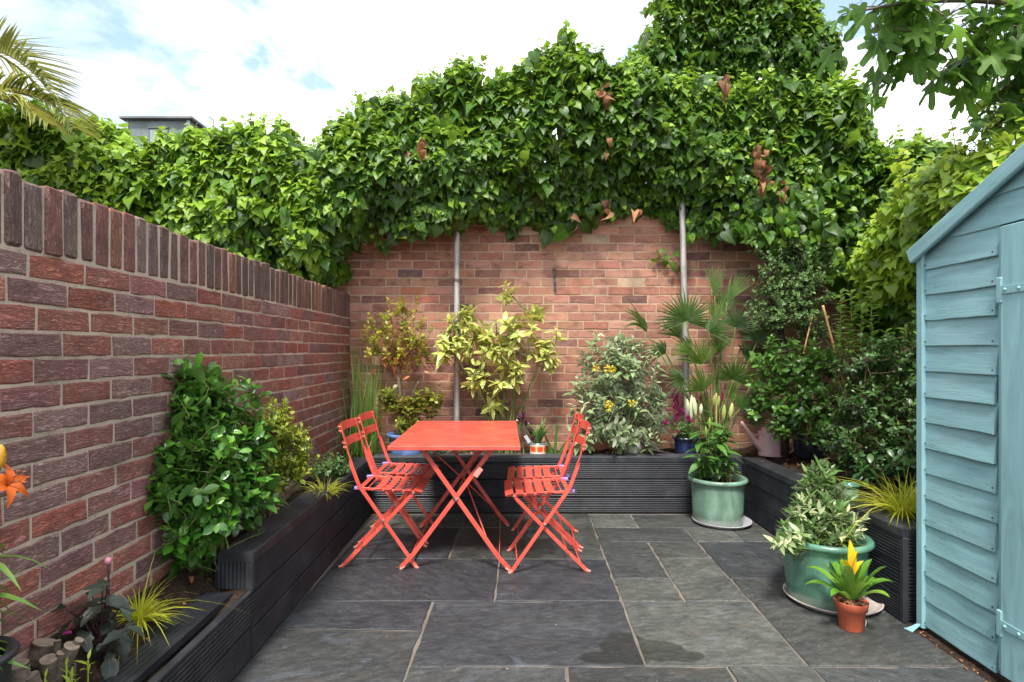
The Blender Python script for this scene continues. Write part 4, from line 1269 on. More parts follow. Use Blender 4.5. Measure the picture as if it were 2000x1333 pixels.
def ivy_mass(label, tops, bots, d, th, n, fill, mat=M_IVY, size=.080, tint=(.16, .38, .42), seed=1, px0=None, px1=None, lump=.16, dead=(), stems=20, smax=1.35, Ls=.22, lv=9, group=None, spikes=0, hemj=.06):
    px0 = tops[0][0] if px0 is None else px0; px1 = tops[-1][0] if px1 is None else px1
    ft, fb = prof_fn(tops), prof_fn(bots)
    X0 = (np.mean([px0, px1]) - CX) * d / FPX
    o = thing('ivy', label, 'ivy', (X0, d + th, 1.2), group)
    nz = hash_noise(seed, 24, 3.2); nz2 = hash_noise(seed + 50, 24, 9.0)
    def surf(m, inward):
        px = rng.uniform(px0, px1, m); s = rng.uniform(0, smax, m) ** .92
        zt = H + (CY - ft(px)) * (d + .12) / FPX; zb = H + (CY - fb(px)) * (d + .1) / FPX + rng.uniform(-hemj, hemj, m)
        sc1 = np.clip(s, 0, 1)
        b = np.sin(PI * (.10 + .62 * sc1)) ** .8
        over = np.clip((s - 1) / (smax - 1 + 1e-6), 0, 1)
        y = d + th * (1 - b) + over * (th + .35)
        z = zb + (zt - zb) * sc1 + .05 * np.sin(over * PI)
        x = (px - CX) * d / FPX
        an = np.radians(-25 + 95 * sc1)
        N = np.stack([rng.normal(0, .15, m), -np.cos(an) * (1 - .8 * over), np.sin(an) + .5 * over], 1); N = unit(N)
        X = np.stack([x, y, z], 1)
        dsp = lump * nz(X) + .055 * nz2(X) - inward
        return X + N * dsp[:, None], N, s
    X, N, s = surf(n, rng.exponential(.05, n))
    down = np.array([0, 0, -1.0]); up = -down
    A = unit(N * .75 + up * (.55 * np.clip(s, 0, 1) - .25)[:, None] + rng.normal(0, .33, (n, 3)))
    g = G()
    face = np.tile(np.array([[0, -.45, 0.0]]), (n, 1))
    L_ = Ls * rng.uniform(.6, 1.25, n)
    po, di, no, sz_, ti = shoot_leaves(X, A, L_, lv, (85, 30), size, .5, .45, .55, t0=.1, tint=tint, svar=.3, face=face)
    po, di, no = hang(po, di, no, ti, N, lv)
    top_light = np.repeat(np.clip(s, 0, 1) ** 2, lv) * .26 - .04  # paler towards the top: young growth, and light from above painted into the tint
    k = rng.random(len(po)) < .3
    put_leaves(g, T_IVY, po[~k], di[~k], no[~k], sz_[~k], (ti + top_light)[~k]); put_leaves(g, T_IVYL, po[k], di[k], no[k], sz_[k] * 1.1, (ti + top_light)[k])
    # larger leaves of a darker tint deeper in
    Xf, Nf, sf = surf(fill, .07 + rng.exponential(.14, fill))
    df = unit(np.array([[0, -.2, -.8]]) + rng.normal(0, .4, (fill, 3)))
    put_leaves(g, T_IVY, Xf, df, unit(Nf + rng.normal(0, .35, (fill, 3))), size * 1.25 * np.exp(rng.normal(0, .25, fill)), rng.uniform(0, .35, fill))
    if spikes:
        Xs, Ns, ss = surf(spikes * 3, np.zeros(spikes * 3)); kk = np.argsort(-ss)[rng.permutation(spikes * 2)[:spikes]]
        Xs = Xs[kk] + np.array([0, 0, 1.0]) * rng.uniform(.0, .10, (len(kk), 1)); As = unit(np.array([[0, -.1, 1.0]]) + rng.normal(0, .3, (len(kk), 3)))
        put_leaves(g, T_IVY, *shoot_leaves(Xs, As, np.full(len(kk), .25), 10, (75, 35), size * .85, .5, .3, .4, tint=(.4, .3, .35)))
    g.build('foliage', mat, o, True)
    st = G()
    for i in range(stems):
        for _ in range(20):
            Xa, _, sa = surf(1, np.array([.34]))
            if sa[0] < .5: break
        p = Xa[0]; q = [p]
        dr = np.array([rng.normal(0, .5), rng.normal(.02, .08), rng.normal(.0, .16)])
        for j in range(4): q.append(q[-1] + dr * .20 + rng.normal(0, .03, 3))
        q = np.array(q); q[:, 1] = np.clip(q[:, 1], p[1], max(p[1], d + th - .01))
        tube(st, smoothpath(q, 18), .006 * rng.uniform(.5, 1.6), 5)
    sel = rng.choice(n, min(n, 500), False)
    for i in sel:
        b = X[i] - A[i] * L_[i] * 1.2; tube(st, smoothpath([b + [0, .12, .03], b, X[i]], 5), .0028, 3, False)
    st.build('vine', M_BARK_D, o, True)
    if len(dead):
        for (px, py, dd, m, r) in dead:
            dg = G(); c = P(px, py, dd); Xd = c + rng.normal(0, 1, (m, 3)) * r * np.array([.55, .4, 1.0])
            put_leaves(dg, variants([(0, .10, -.10), (.10, .30, -.1), (.3, .34), (.6, .24), (1, 0)], 4, (.5, 1.1), (.3, 1.2)), Xd, np.array([[0, 0, -1.0]]) + rng.normal(0, .4, (m, 3)), np.array([[0, -1.0, .2]]) + rng.normal(0, .5, (m, 3)), rng.uniform(.045, .10, m), rng.uniform(0, 1, m))
            dg.build('dead_leaves', M_DEAD, o, True)
    return o

ivy_mass('broad mound of large leaved ivy hanging over the top of the back wall',
         [(556, 350), (590, 335), (610, 315), (628, 258), (700, 213), (760, 198), (800, 170), (850, 138), (920, 120), (960, 138), (1050, 128), (1090, 128), (1110, 84), (1132, 112), (1180, 72), (1210, 68), (1250, 48), (1300, 50), (1640, 130), (1695, 150), (1722, 222), (1790, 278), (1860, 300)],
         [(556, 560), (640, 550), (655, 475), (700, 440), (780, 448), (850, 438), (950, 432), (1070, 448), (1150, 430), (1200, 412), (1330, 415), (1400, 455), (1480, 455), (1600, 500), (1700, 545), (1860, 550)],
         4.52, .56, 2300, 7200, seed=2, spikes=60, stems=34,
         dead=[(820, 292, 4.5, 6, .05), (1180, 185, 4.55, 9, .05), (1188, 402, 4.75, 5, .04), (1484, 312, 4.5, 12, .07), (1490, 355, 4.55, 9, .05), (1530, 362, 4.6, 5, .05), (1418, 160, 4.6, 6, .04), (1240, 415, 4.8, 4, .04), (1118, 440, 4.85, 2, .03), (1190, 290, 4.5, 3, .03)])
ivy_mass('long low bank of bright ivy below the palm fronds and grey rooftop box',
         [(-420, 185), (-150, 198), (0, 186), (100, 194), (200, 222), (300, 226), (380, 246), (430, 256), (490, 248), (535, 262), (556, 310), (600, 350)],
         [(-420, 600), (0, 560), (300, 560), (600, 560)], 4.30, .60, 2100, 3600, seed=9, lump=.06, tint=(.36, .4, .42), spikes=14, stems=10, px0=-420, px1=598)
ivy_mass('tall tower of dark ivy rising above all the other ivy',
         [(1222, 110), (1255, 40), (1300, -20), (1330, -110), (1420, -190), (1560, -190), (1615, -80), (1642, 20), (1652, 90)],
         [(1222, 230), (1652, 260)], 5.25, .60, 1050, 1900, seed=21, tint=(.1, .34, .3), spikes=30, stems=12, size=.080)

def ivy_side(label, zt, zb, x0, th, y0, y1, n, fill, mat, size, tint, seed, spikes=0, lv=9):
    """ivy on the right boundary, its face turned to the garden"""
    o = thing('ivy', label, 'ivy', (x0 + th, (y0 + y1) / 2, 1.2))
    ft, fb = prof_fn(zt), prof_fn(zb); nz = hash_noise(seed, 24, 3.5); nz2 = hash_noise(seed + 9, 24, 9.)
    def surf(m, inward):
        y = rng.uniform(y0, y1, m); s = rng.uniform(0, 1.3, m)
        sc1 = np.clip(s, 0, 1); over = np.clip((s - 1) / .3, 0, 1)
        z = fb(y) + (ft(y) - fb(y)) * sc1 + rng.normal(0, .03, m)
        b = np.sin(PI * (.12 + .6 * sc1)) ** .8
        x = x0 + th * (1 - b) + over * (th + .25)
        an = np.radians(-25 + 95 * sc1)
        N = unit(np.stack([-np.cos(an) * (1 - .8 * over), rng.normal(0, .2, m) - .25, np.sin(an) + .5 * over], 1))
        X = np.stack([x, y, z], 1)
        return X + N * (.11 * nz(X) + .04 * nz2(X) - inward)[:, None], N, s
    X, N, s = surf(n, rng.exponential(.05, n))
    A = unit(N * .75 + np.array([0, 0, 1.0]) * (.6 * np.clip(s, 0, 1) - .2)[:, None] + rng.normal(0, .33, (n, 3)))
    g = G(); face = np.tile(np.array([[-.35, -.3, 0.0]]), (n, 1)); L_ = .22 * rng.uniform(.6, 1.3, n)
    po, di, no, sz_, ti = shoot_leaves(X, A, L_, lv, (85, 30), size, .45, .4, .55, tint=tint, svar=.3, face=face)
    po, di, no = hang(po, di, no, ti, N, lv)
    put_leaves(g, T_IVY, po, di, no, sz_, ti)
    Xf, Nf, sf = surf(fill, .07 + rng.exponential(.12, fill))
    put_leaves(g, T_IVY, Xf, unit(np.array([[-.2, 0, -.8]]) + rng.normal(0, .4, (fill, 3))), unit(Nf + rng.normal(0, .35, (fill, 3))), size * 1.2 * np.exp(rng.normal(0, .25, fill)), rng.uniform(0, .4, fill))
    st = G()
    if spikes:
        Xs, Ns, ss = surf(spikes * 3, np.zeros(spikes * 3)); kk = np.argsort(-ss)[:spikes]
        Xs = Xs[kk] + np.array([0, 0, 1.0]) * rng.uniform(.05, .3, (spikes, 1)); As = unit(np.array([[-.2, -.1, 1.0]]) + rng.normal(0, .3, (spikes, 3)))
        put_leaves(g, T_IVY, *shoot_leaves(Xs, As, np.full(spikes, .3), 10, (75, 40), size * .9, .4, .25, .4, tint=(.45, .3, .3)))
        for i in range(spikes): tube(st, smoothpath([Xs[i] - As[i] * .5, Xs[i] - As[i] * .25, Xs[i]], 6), .003, 4, False)
    g.build('foliage', mat, o, True)
    for i in rng.choice(n, min(n, 300), False):
        b = X[i] - A[i] * L_[i] * 1.2; tube(st, smoothpath([b + [.1, 0, .03], b, X[i]], 5), .0028, 3, False)
    st.build('vine', M_TWIG, o, True)
    return o
ivy_side('golden green ivy showing above the roof edge of the blue shed', [(2.3, 2.40), (3.1, 2.46), (3.6, 2.52), (4.1, 2.38), (4.5, 2.25), (4.9, 2.2)], [(2.3, 1.7), (3.5, 1.72), (4.1, 1.62), (4.9, 1.6)], 2.66, .46, 2.5, 4.55, 760, 1100, M_IVYY, .082, (.15, .45, .4), 33, 26)
ivy_side('dark ivy covering the timber fence low down behind the shrubs', [(2.6, 1.75), (4.0, 1.75), (5.0, 2.1)], [(2.6, .6), (5.0, .55)], 2.92, .26, 2.6, 5.05, 420, 800, M_IVY, .085, (.02, .3, .2), 35)

# sprig of ivy on the wall beside the right pole
o = thing('ivy_sprig', 'small sprig of ivy growing on bare brick next to the leaning steel pole', 'ivy', P(1322, 520, 5.1))
g = G(); st = G()
pts = smoothpath([P(1334, 534, 5.1), P(1318, 512, 5.07), P(1300, 500, 5.06), P(1282, 505, 5.06)], 14); tube(st, pts, .003, 5)
px = np.array([(1285, 503), (1278, 512), (1298, 494), (1305, 506), (1312, 520), (1322, 512), (1300, 516), (1318, 500), (1330, 526)]); X = np.array([P(a, b - 6, 5.05) for a, b in px])
put_leaves(g, T_IVYL, X, np.array([[0, -.3, -.8]]) + rng.normal(0, .45, (9, 3)), np.array([[0, -1, .5]]) + rng.normal(0, .25, (9, 3)), rng.uniform(.06, .1, 9), rng.uniform(.25, .6, 9))
g.build('foliage', M_IVY, o, True); st.build('stem', M_TWIG, o, True)

# ================================================================ plants of the left bed
M_GLOSS = leaf_mat('glossy_green_leaf', (.010, .045, .006), (.028, .115, .012), (.19, .42, .04), .22, .14, .2, .6)
shrub('shrub', 'big glossy bright green shrub against the red brick wall', 'shrub', (-1.23, 2.5, .42),
      [(352, 800, 2.42, 40, 70, .10), (320, 905, 2.32, 50, 80, .12), (420, 820, 2.54, 55, 75, .13), (400, 940, 2.42, 85, 100, .18), (480, 860, 2.66, 48, 70, .15), (490, 945, 2.62, 52, 70, .16), (365, 1040, 2.36, 48, 60, .12), (325, 735, 2.42, 12, 42, .04), (410, 738, 2.58, 12, 34, .04), (488, 765, 2.72, 12, 44, .04), (290, 960, 2.25, 22, 30, .06), (370, 760, 2.5, 14, 30, .05)],
      430, M_GLOSS, M_GREENSTEM, T_OVAL, 9, .13, .062, (80, 30), .5, .10, .3, .6, (.12, .38, .45), 16, .006, xmin=-1.325, twr=.002)
M_VAREUON = leaf_mat('gold_edged_leaf', (.03, .09, .01), (.07, .17, .015), (.30, .36, .03), .3, .25, .15, .5, margin=(.52, .50, .06))
shrub('shrub', 'small golden variegated evergreen shrub behind the big glossy one', 'shrub', (-1.22, 2.98, .42),
      [(540, 840, 2.98, 45, 60, .10), (575, 900, 3.05, 42, 55, .10), (530, 910, 2.95, 40, 60, .1), (590, 860, 3.1, 20, 28, .06)], 230, M_VAREUON, M_TWIG, T_OVAL, 9, .08, .034, (75, 30), .5, .05, .25, .5, (.3, .35, .35), 8, .004, xmin=-1.325, twr=.0015)
M_LIME = leaf_mat('lime_blade', (.16, .24, .015), (.42, .48, .02), (.64, .63, .06), .4, .4, .0, .4, blot=.2)
M_GRASS = leaf_mat('green_blade', (.04, .10, .015), (.10, .20, .03), (.22, .32, .06), .4, .3, .05)
g = G(); c = P(635, 945, 3.55); c[2] = .40; blades(g, c, 140, .12, 1.4, .004, .8, (.1, .9), up=.7, jit=.05)
tag(g.build('grass_tuft', M_LIME, None, True), 'feathery lime green tuft beyond the golden variegated shrub', 'grass', kind='thing')
M_SOFT = leaf_mat('soft_green_leaf', (.04, .11, .03), (.09, .20, .06), (.22, .34, .10), .5, .3, .2)
shrub('weed', 'low soft green leafy plant between the lime tuft and the reeds', 'plant', P(655, 905, 3.95) * [1, 1, 0] + [0, 0, .40], [(650, 905, 3.9, 26, 22, .08), (668, 912, 4.0, 18, 16, .06), (625, 915, 3.7, 20, 14, .05)], 90, M_SOFT, M_GREENSTEM, T_OVAL, 6, .07, .032, (80, 40), .4, .1, .2, .6, (.1, .4, .3), 6, .002, xmin=-1.325)
M_LIMET = leaf_mat('lime_tuft', (.12, .22, .02), (.25, .36, .03), (.5, .55, .06), .4, .35, .1)

# yellow grass and the dark dahlia in the low near part of the bed
g = G(); c = np.array([-1.265, 2.03, .335]); blades(g, c, 230, .112, 1.5, .0048, .9, (.4, 1), up=.72, jit=.022, lvar=.38)
tag(g.build('grass_tuft', M_LIME, None, True), 'bright yellow sedge arching over the low step of the edging, next to the dark dahlia', 'grass', kind='thing')
M_DAHLIA = leaf_mat('dark_dahlia_leaf', (.012, .016, .012), (.028, .04, .026), (.075, .10, .065), .35, .1, .15, .5)
T_DAH = variants([(0, .04), (.15, .14), (.2, .10), (.38, .27), (.44, .20), (.62, .24), (.68, .16), (.85, .12), (1, 0)], 4, (.05, .35), (.1, .5))
o = thing('dahlia', 'dark leaved dahlia with one closed pink bud beside the yellow sedge', 'plant', (-1.255, 1.83, .34))
g = G(); st = G(); b0 = np.array([-1.255, 1.83, .33])
tp = []
for i in range(11):
    t = P(*[(130, 1190), (150, 1165), (200, 1150), (235, 1185), (255, 1215), (185, 1215), (225, 1235), (160, 1225), (120, 1215), (210, 1140), (195, 1185)][i], 1.80 + rng.uniform(-.08, .10)); t[0] = max(t[0], -1.32); tp.append(t)
    p = smoothpath([b0 + rng.normal(0, .01, 3), (b0 + t) / 2 + [0, 0, .03], t], 8); tube(st, p, np.linspace(.0045, .002, len(p)), 5)
tp = np.array(tp); A = unit(tp - b0 + [0, 0, .05])
po, di, no, sz_, ti = shoot_leaves(tp, A, np.full(11, .10), 5, (85, 50), .075, .1, .25, .9, tint=(.1, .3, .3), svar=.2); po[:, 0] = np.maximum(po[:, 0], -1.32)
put_leaves(g, T_DAH, po, di, no, sz_, ti); g.build('foliage', M_DAHLIA, o, True)
bd = P(217, 1102, 1.83); bd[0] = -1.235; p = smoothpath([b0, b0 * .5 + bd * .5 + [.01, 0, 0], bd], 12); tube(st, p, .003, 6)
st.build('stem', paint('purple_stem', (.05, .02, .025), .5), o, True)
g = G(); lathe(g, [(0, -.012), (.006, -.011), (.0105, -.003), (.0105, .004), (.006, .0105), (0, .012)], bd + [0, 0, .01], 14); g.build('bud', paint('pink_bud', (.50, .20, .25), .5, .25, 60), o, True)
g = G(); q = P(122, 1240, 1.72); ribbon(g, smoothpath([q, q + [.015, -.005, .008], q + [.034, -.01, .012]], 6), .008, (0, 0, 1), .6); g.build('petal', paint('magenta_petal', (.48, .03, .25), .5), o, True)

# cut stump with sawn stems
o = thing('tree_stump', 'cluster of sawn off woody stems below the dark dahlia', 'stump', (-1.26, 1.60, .33))
g = G(); cut = G()
M_CUT = paint('sawn_wood', (.27, .21, .155), .85, .3, 40, .2, .4, (.16, .10, .06), .05)
for (px, py, d, r, tx, ty) in [(95, 1288, 1.60, .021, .2, -.25), (82, 1255, 1.68, .030, .25, .15), (32, 1300, 1.52, .028, -.1, -.1), (112, 1252, 1.66, .009, .0, .1), (140, 1262, 1.64, .020, .5, 0), (155, 1250, 1.66, .012, .6, .1), (120, 1275, 1.62, .012, .3, -.1), (60, 1320, 1.53, .018, -.2, -.2)]:
    e = P(px, py, d); e[0] = np.clip(e[0], -1.315, -1.19); ax = unit(np.array([tx, ty, 1.0])); b = e - ax * (e[2] - .28) / ax[2]
    s = np.linspace(0, 1, 10)[:, None]; path = b + (e - b) * s + rng.normal(0, .0016, (10, 3)) * (s < .95)
    g = G(); cut = G(); tube(g, path, r * (1.15 - .15 * s[:, 0]) * (1 + rng.normal(0, .03, 10)), 14, False)
    T_ = ax; u = unit(np.cross(T_, [0, 1, .1])); w = np.cross(T_, u); aa = np.linspace(0, 2 * PI, 18, endpoint=False)
    V = np.vstack([e + T_ * .001] + [e + T_ * .0008 + r * k * (np.cos(x) * u + np.sin(x) * w) for k in (.5, .98) for x in aa])
    cut.add(V, [[[0, 1 + i, 1 + (i + 1) % 18] for i in range(18)], [[1 + i, 19 + i, 19 + (i + 1) % 18, 1 + (i + 1) % 18] for i in range(18)]])
    sm = g.build('stem', M_BARK, o, True); cut.build('cut_face', M_CUT, sm, True)
g = G()
for i in range(30):
    c = np.array([rng.uniform(-1.31, -1.21), rng.uniform(1.5, 1.72), .33]); tube(g, smoothpath([c, c + rng.normal(0, .015, 3) + [0, 0, .03], c + rng.normal(0, .03, 3) + [0, 0, .05]], 5), rng.uniform(.003, .009), 6)
g.build('twigs', M_BARK, o, True)
g = G(); st = G()
for (px, py, d, n_) in [(172, 1290, 1.66, 7), (140, 1322, 1.58, 7), (88, 1325, 1.52, 3), (130, 1300, 1.6, 3)]:
    e = P(px, py, d); e[0] = max(e[0], -1.3); b = e - [0, 0, .06]; g = G(); tube(g, [b - [0, 0, .05], b, e], .0022, 5, tint=.5)
    put_leaves(g, T_LANCE, *shoot_leaves(e[None], np.array([[.1, -.1, 1.0]]), np.array([.05]), n_, (60, 15), .034, .2, .0, .4, tint=(.5, .2, .2)))
    g.build('sprout', M_LIMET, o, True)

# ================================================================ lilies
def petal_pts(c, ax, out, L, curl, n=8):
    t = np.linspace(0, 1, n)[:, None]
    return c + ax * (L * (t - curl * t ** 2.2)) + out * (L * (.25 * t + .75 * t ** 1.7))
o = thing('lily', 'orange flowered lily with recurved petals and a yellow bud in the black pot', 'lily', FP_ + [0, 0, .18])
b0 = FP_ + [0, 0, .17]; hd = P(10, 950, 1.42); hd[0] = max(hd[0], -1.325); bu = P(2, 892, 1.42); bu[0] = max(bu[0], -1.32)
st = G(); stem = smoothpath([b0, b0 * .6 + hd * .4 + [-.01, 0, 0], hd + [-.015, 0, -.03]], 16); tube(st, stem, np.linspace(.005, .0035, len(stem)), 7)
tube(st, smoothpath([stem[-4], stem[-2] + [-.01, 0, .03], bu + [0, 0, -.02]], 8), .0025, 6)
st.build('stem', M_GREENSTEM, o, True)
g = G(); k = 80; tt = rng.uniform(.05, .80, k); ii = (tt * (len(stem) - 1)).astype(int); po = stem[ii]; aa = rng.uniform(0, 2 * PI, k)
di = np.stack([np.cos(aa), np.sin(aa), rng.uniform(-.25, .45, k)], 1); put_leaves(g, T_STRAP, po, di, np.array([[0, 0, 1.0]]) + rng.normal(0, .2, (k, 3)), rng.uniform(.10, .15, k), rng.uniform(.1, .6, k), 1.1)
g.build('foliage', M_GRASS, o, True)
M_ORANGE = leaf_mat('orange_petal', (.55, .06, .01), (.80, .14, .012), (.90, .30, .05), .4, .35, .25)
g = G(); ax = unit(np.array([.85, -.15, .45]))
u, w = perp(ax[None]); u, w = u[0], w[0]
for i in range(6):
    ph = i * PI / 3 + .2; out = math.cos(ph) * u + math.sin(ph) * w
    pts = petal_pts(hd, ax, out, .058, .95); ribbon(g, pts, np.array([.008, .017, .022, .023, .021, .016, .010, .002]), np.cross(out, ax), .3 + .1 * (i % 2), .2)
fl = g.build('flower', M_ORANGE, o, True)
g = G()
for i in range(6):
    ph = i * PI / 3 + .7; out = math.cos(ph) * u + math.sin(ph) * w; e = hd + ax * .055 + out * .016
    tube(g, smoothpath([hd, hd + ax * .03 + out * .004, e], 6), .0009, 4); tube(g, [e - u * .005, e, e + u * .005], .0018, 5)
g.build('stamen', paint('rust_stamen', (.30, .08, .02), .6), fl, True)
g = G(); lathe(g, [(0, -.028), (.006, -.026), (.0105, -.012), (.0115, .004), (.008, .020), (.003, .028), (0, .029)], bu, 12); g.build('bud', paint('yellow_orange_bud', (.62, .30, .02), .45, .35, 40), o, True)

M_LILYLEAF = leaf_mat('lily_leaf', (.025, .085, .015), (.075, .20, .03), (.19, .35, .09), .35, .28, .2)
M_BUDW = leaf_mat('white_green_bud', (.25, .34, .10), (.55, .62, .32), (.80, .80, .62), .45, .25, .1)
M_BUDG = leaf_mat('green_bud', (.16, .26, .05), (.28, .38, .08), (.5, .56, .2), .45, .25, .1)
o = thing('lily', 'tall pot lily with white and green closed buds and a support cane', 'lily', PA + [0, 0, .29])
st = G(); g = G(); bw = G(); bg = G()
heads = [(1368, 815, 4.32), (1392, 815, 4.36), (1405, 800, 4.42), (1413, 830, 4.3), (1425, 820, 4.36), (1383, 840, 4.28), (1400, 860, 4.26), (1372, 880, 4.28), (1415, 870, 4.3)]
feet = [(1368, 952), (1378, 955), (1395, 958), (1410, 952), (1420, 950), (1385, 957), (1400, 958), (1365, 950), (1425, 952)]
LP = []
for (hx, hy, hd_), (fx, fy) in zip(heads, feet):
    e = P(hx, hy, hd_); b = np.array([(fx - CX) * 4.37 / FPX, 4.375 + rng.normal(0, .04), .30]); stem = smoothpath([b, (b * .5 + e * .5) + rng.normal(0, .012, 3), e], 22)
    tube(st, stem, np.linspace(.0055, .003, len(stem)), 6)
    k = 17; ti_ = rng.uniform(.12, .98, k); ii = np.minimum((ti_ * (len(stem) - 1)).astype(int), len(stem) - 1); aa = np.arange(k) * 2.4 + rng.uniform(0, 6)
    di = np.stack([np.cos(aa), np.sin(aa), rng.uniform(-.55, .25, k) + .3 * (ti_ > .85)], 1)
    put_leaves(g, T_LANCE, stem[ii], di, np.array([[0, 0, 1.0]]) + rng.normal(0, .25, (k, 3)), rng.uniform(.10, .165, k) * (.8 + .3 * ti_), .1 + .5 * ti_ * rng.uniform(.4, 1, k), rng.uniform(1.0, 1.5, k))
    LP.append(e)
def bud(gg, c, L, r, lean, tint):
    ax = unit(np.array(lean, float)); R = np.stack([*[v[0] for v in perp(ax[None])], ax], 1)
    pr = np.array([(0, 0), (.35, .05), (.72, .2), (1, .45), (.92, .65), (.6, .85), (.25, .96), (0, 1)]) * [r, L]
    a = np.linspace(0, 2 * PI, 18, endpoint=False); rr = 1 + .12 * np.cos(3 * a)
    n_ = len(pr); V = np.stack([pr[:, :1] * np.cos(a) * rr, pr[:, :1] * np.sin(a) * rr, np.repeat(pr[:, 1:], 18, 1)], -1).reshape(-1, 3) @ R.T + c
    i = np.arange(n_ - 1)[:, None] * 18; j = np.arange(18)[None]; jn = (j + 1) % 18
    uv = np.stack([np.tile(np.abs(np.cos(1.5 * a)), n_), np.repeat(np.linspace(0, 1, n_), 18)], 1)
    gg.add(V, [np.stack([i + j, i + jn, i + 18 + jn, i + 18 + j], -1).reshape(-1, 4)], uv=uv, tint=np.clip(tint + .15 * np.repeat(np.linspace(0, 1, n_), 18), 0, 1))
for (px, py, d, L, r, lean, t_, gg) in [(1350, 820, 4.34, .185, .017, (.02, 0, 1), .5, bw), (1359, 814, 4.30, .145, .0155, (-.1, 0, 1), .4, bw), (1346, 808, 4.37, .11, .013, (-.15, 0, 1), .4, bw), (1368, 810, 4.34, .08, .013, (.08, 0, 1), .5, bw),
                                        (1395, 796, 4.42, .095, .012, (.0, 0, 1), .3, bg), (1402, 796, 4.42, .09, .012, (.1, 0, 1), .4, bg), (1413, 822, 4.3, .12, .0145, (.05, 0, 1), .45, bg), (1425, 818, 4.34, .12, .0165, (.18, 0, 1), .8, bg), (1386, 838, 4.28, .085, .011, (0, 0, 1), .2, bg), (1380, 852, 4.27, .07, .010, (-.1, 0, 1), .2, bg)]:
    c = P(px, py, d); q = G(); bud(q, c, L, r, lean, t_); q.build('white_bud' if gg is bw else 'green_bud', M_BUDW if gg is bw else M_BUDG, o, True); k = int(np.argmin([np.linalg.norm(c - e) for e in LP])); tube(st, smoothpath([LP[k] - [0, 0, .04], (LP[k] + c) / 2, c + [0, 0, .004]], 6), .0028, 5)
g.build('foliage', M_LILYLEAF, o, True); st.build('stem', M_GREENSTEM, o, True)
s = np.linspace(0, 1, 18)[:, None]
for A, B, lb in ((P(1399, 768, 4.36), np.array([1.578, 4.36, .30]), 'slim bamboo cane reaching up among the lily buds'), (P(1424, 905, 4.38), np.array([1.68, 4.36, .30]), 'short stub of bamboo cane low down in the lily pot')):
    g = G(); tube(g, A + (B - A) * s, np.where(np.arange(18) % 6 == 0, .0075, .0062), 8); tag(g.build('bamboo_cane', M_CANE, None, True), lb, 'cane', 'bamboo canes in the lily pot', 'thing')

# ================================================================ variegated shrub in the near green pot
M_PITT = leaf_mat('cream_edged_leaf', (.03, .09, .012), (.085, .21, .03), (.60, .62, .36), .35, .25, .15, .5, blot=.03)
def cream(g):
    X = np.array([P(x, y, d) for x, y, d in [(1670, 1020, 2.95), (1680, 1035, 2.95), (1660, 1040, 2.92), (1685, 1015, 2.98), (1640, 1045, 2.9), (1675, 1050, 2.93), (1570, 975, 3.0), (1605, 960, 3.05), (1580, 990, 2.97), (1620, 985, 2.98), (1530, 1058, 2.86), (1545, 1048, 2.88), (1515, 1062, 2.84), (1560, 1040, 2.88), (1632, 1010, 2.93), (1600, 1000, 2.95), (1655, 1000, 2.96), (1560, 1000, 2.96)]])
    A = unit(X - (PB + [0, 0, .32]) + [0, -.05, .05]); put_leaves(g, T_LANCE, *shoot_leaves(X, A, np.full(len(X), .07), 9, (60, 22), .055, .1, .05, .5, tint=(.62, .25, .2)), 1.15)
shrub('potted_shrub', 'green and cream variegated shrub spilling from the nearer green pot', 'shrub', PB + [0, 0, .28],
      [(1605, 985, 3.05, 52, 50, .14), (1635, 1015, 3.02, 44, 40, .12), (1570, 1030, 3.0, 42, 40, .13), (1595, 935, 3.1, 22, 45, .06), (1610, 1045, 2.98, 60, 26, .14), (1545, 1050, 2.9, 26, 14, .06), (1620, 920, 3.12, 10, 22, .04)], 190, M_PITT, M_GREENSTEM, T_LANCE, 9, .10, .062, (70, 25), .6, .03, .2, .5, (.02, .36, .14), 14, .004, extra=cream, twr=.002, spread=.03)

# bromeliad
o = thing('bromeliad', 'bromeliad with strap leaves and a yellow and red flower in the terracotta pot', 'plant', TP + [0, 0, .12])
M_BROM = leaf_mat('bromeliad_leaf', (.03, .12, .012), (.09, .25, .02), (.26, .42, .05), .25, .3, .0, .6, blot=.3)
g = G(); b = TP + [0, 0, .125]
for i in range(20):
    a = i * 2.39996 + .4; L = .20 + .06 * rng.random() - .08 * (i > 13); el = math.radians(36 + 34 * (i / 19) + rng.normal(0, 5)); out = np.array([math.cos(a), math.sin(a), 0])
    t = np.linspace(0, 1, 12)[:, None]
    pts = b + out * .008 + out * L * (t * math.cos(el)) + np.array([0, 0, 1.0]) * (L * 1.25 * (t * math.sin(el) - .42 * t ** 2.6 * math.cos(el)))
    w = 1.15 * np.array([.022, .024, .026, .029, .031, .033, .035, .035, .033, .028, .018, .003]); ribbon(g, pts, w, np.cross(out, [0, 0, 1.0]), .15 + .7 * rng.random() * (1 - i / 22), .5)
g.build('foliage', M_BROM, o, True)
M_BRACT = leaf_mat('yellow_bract', (.62, .10, .015), (.78, .50, .012), (.85, .62, .02), .4, .3, .3, .4, spots=None)
g = G()
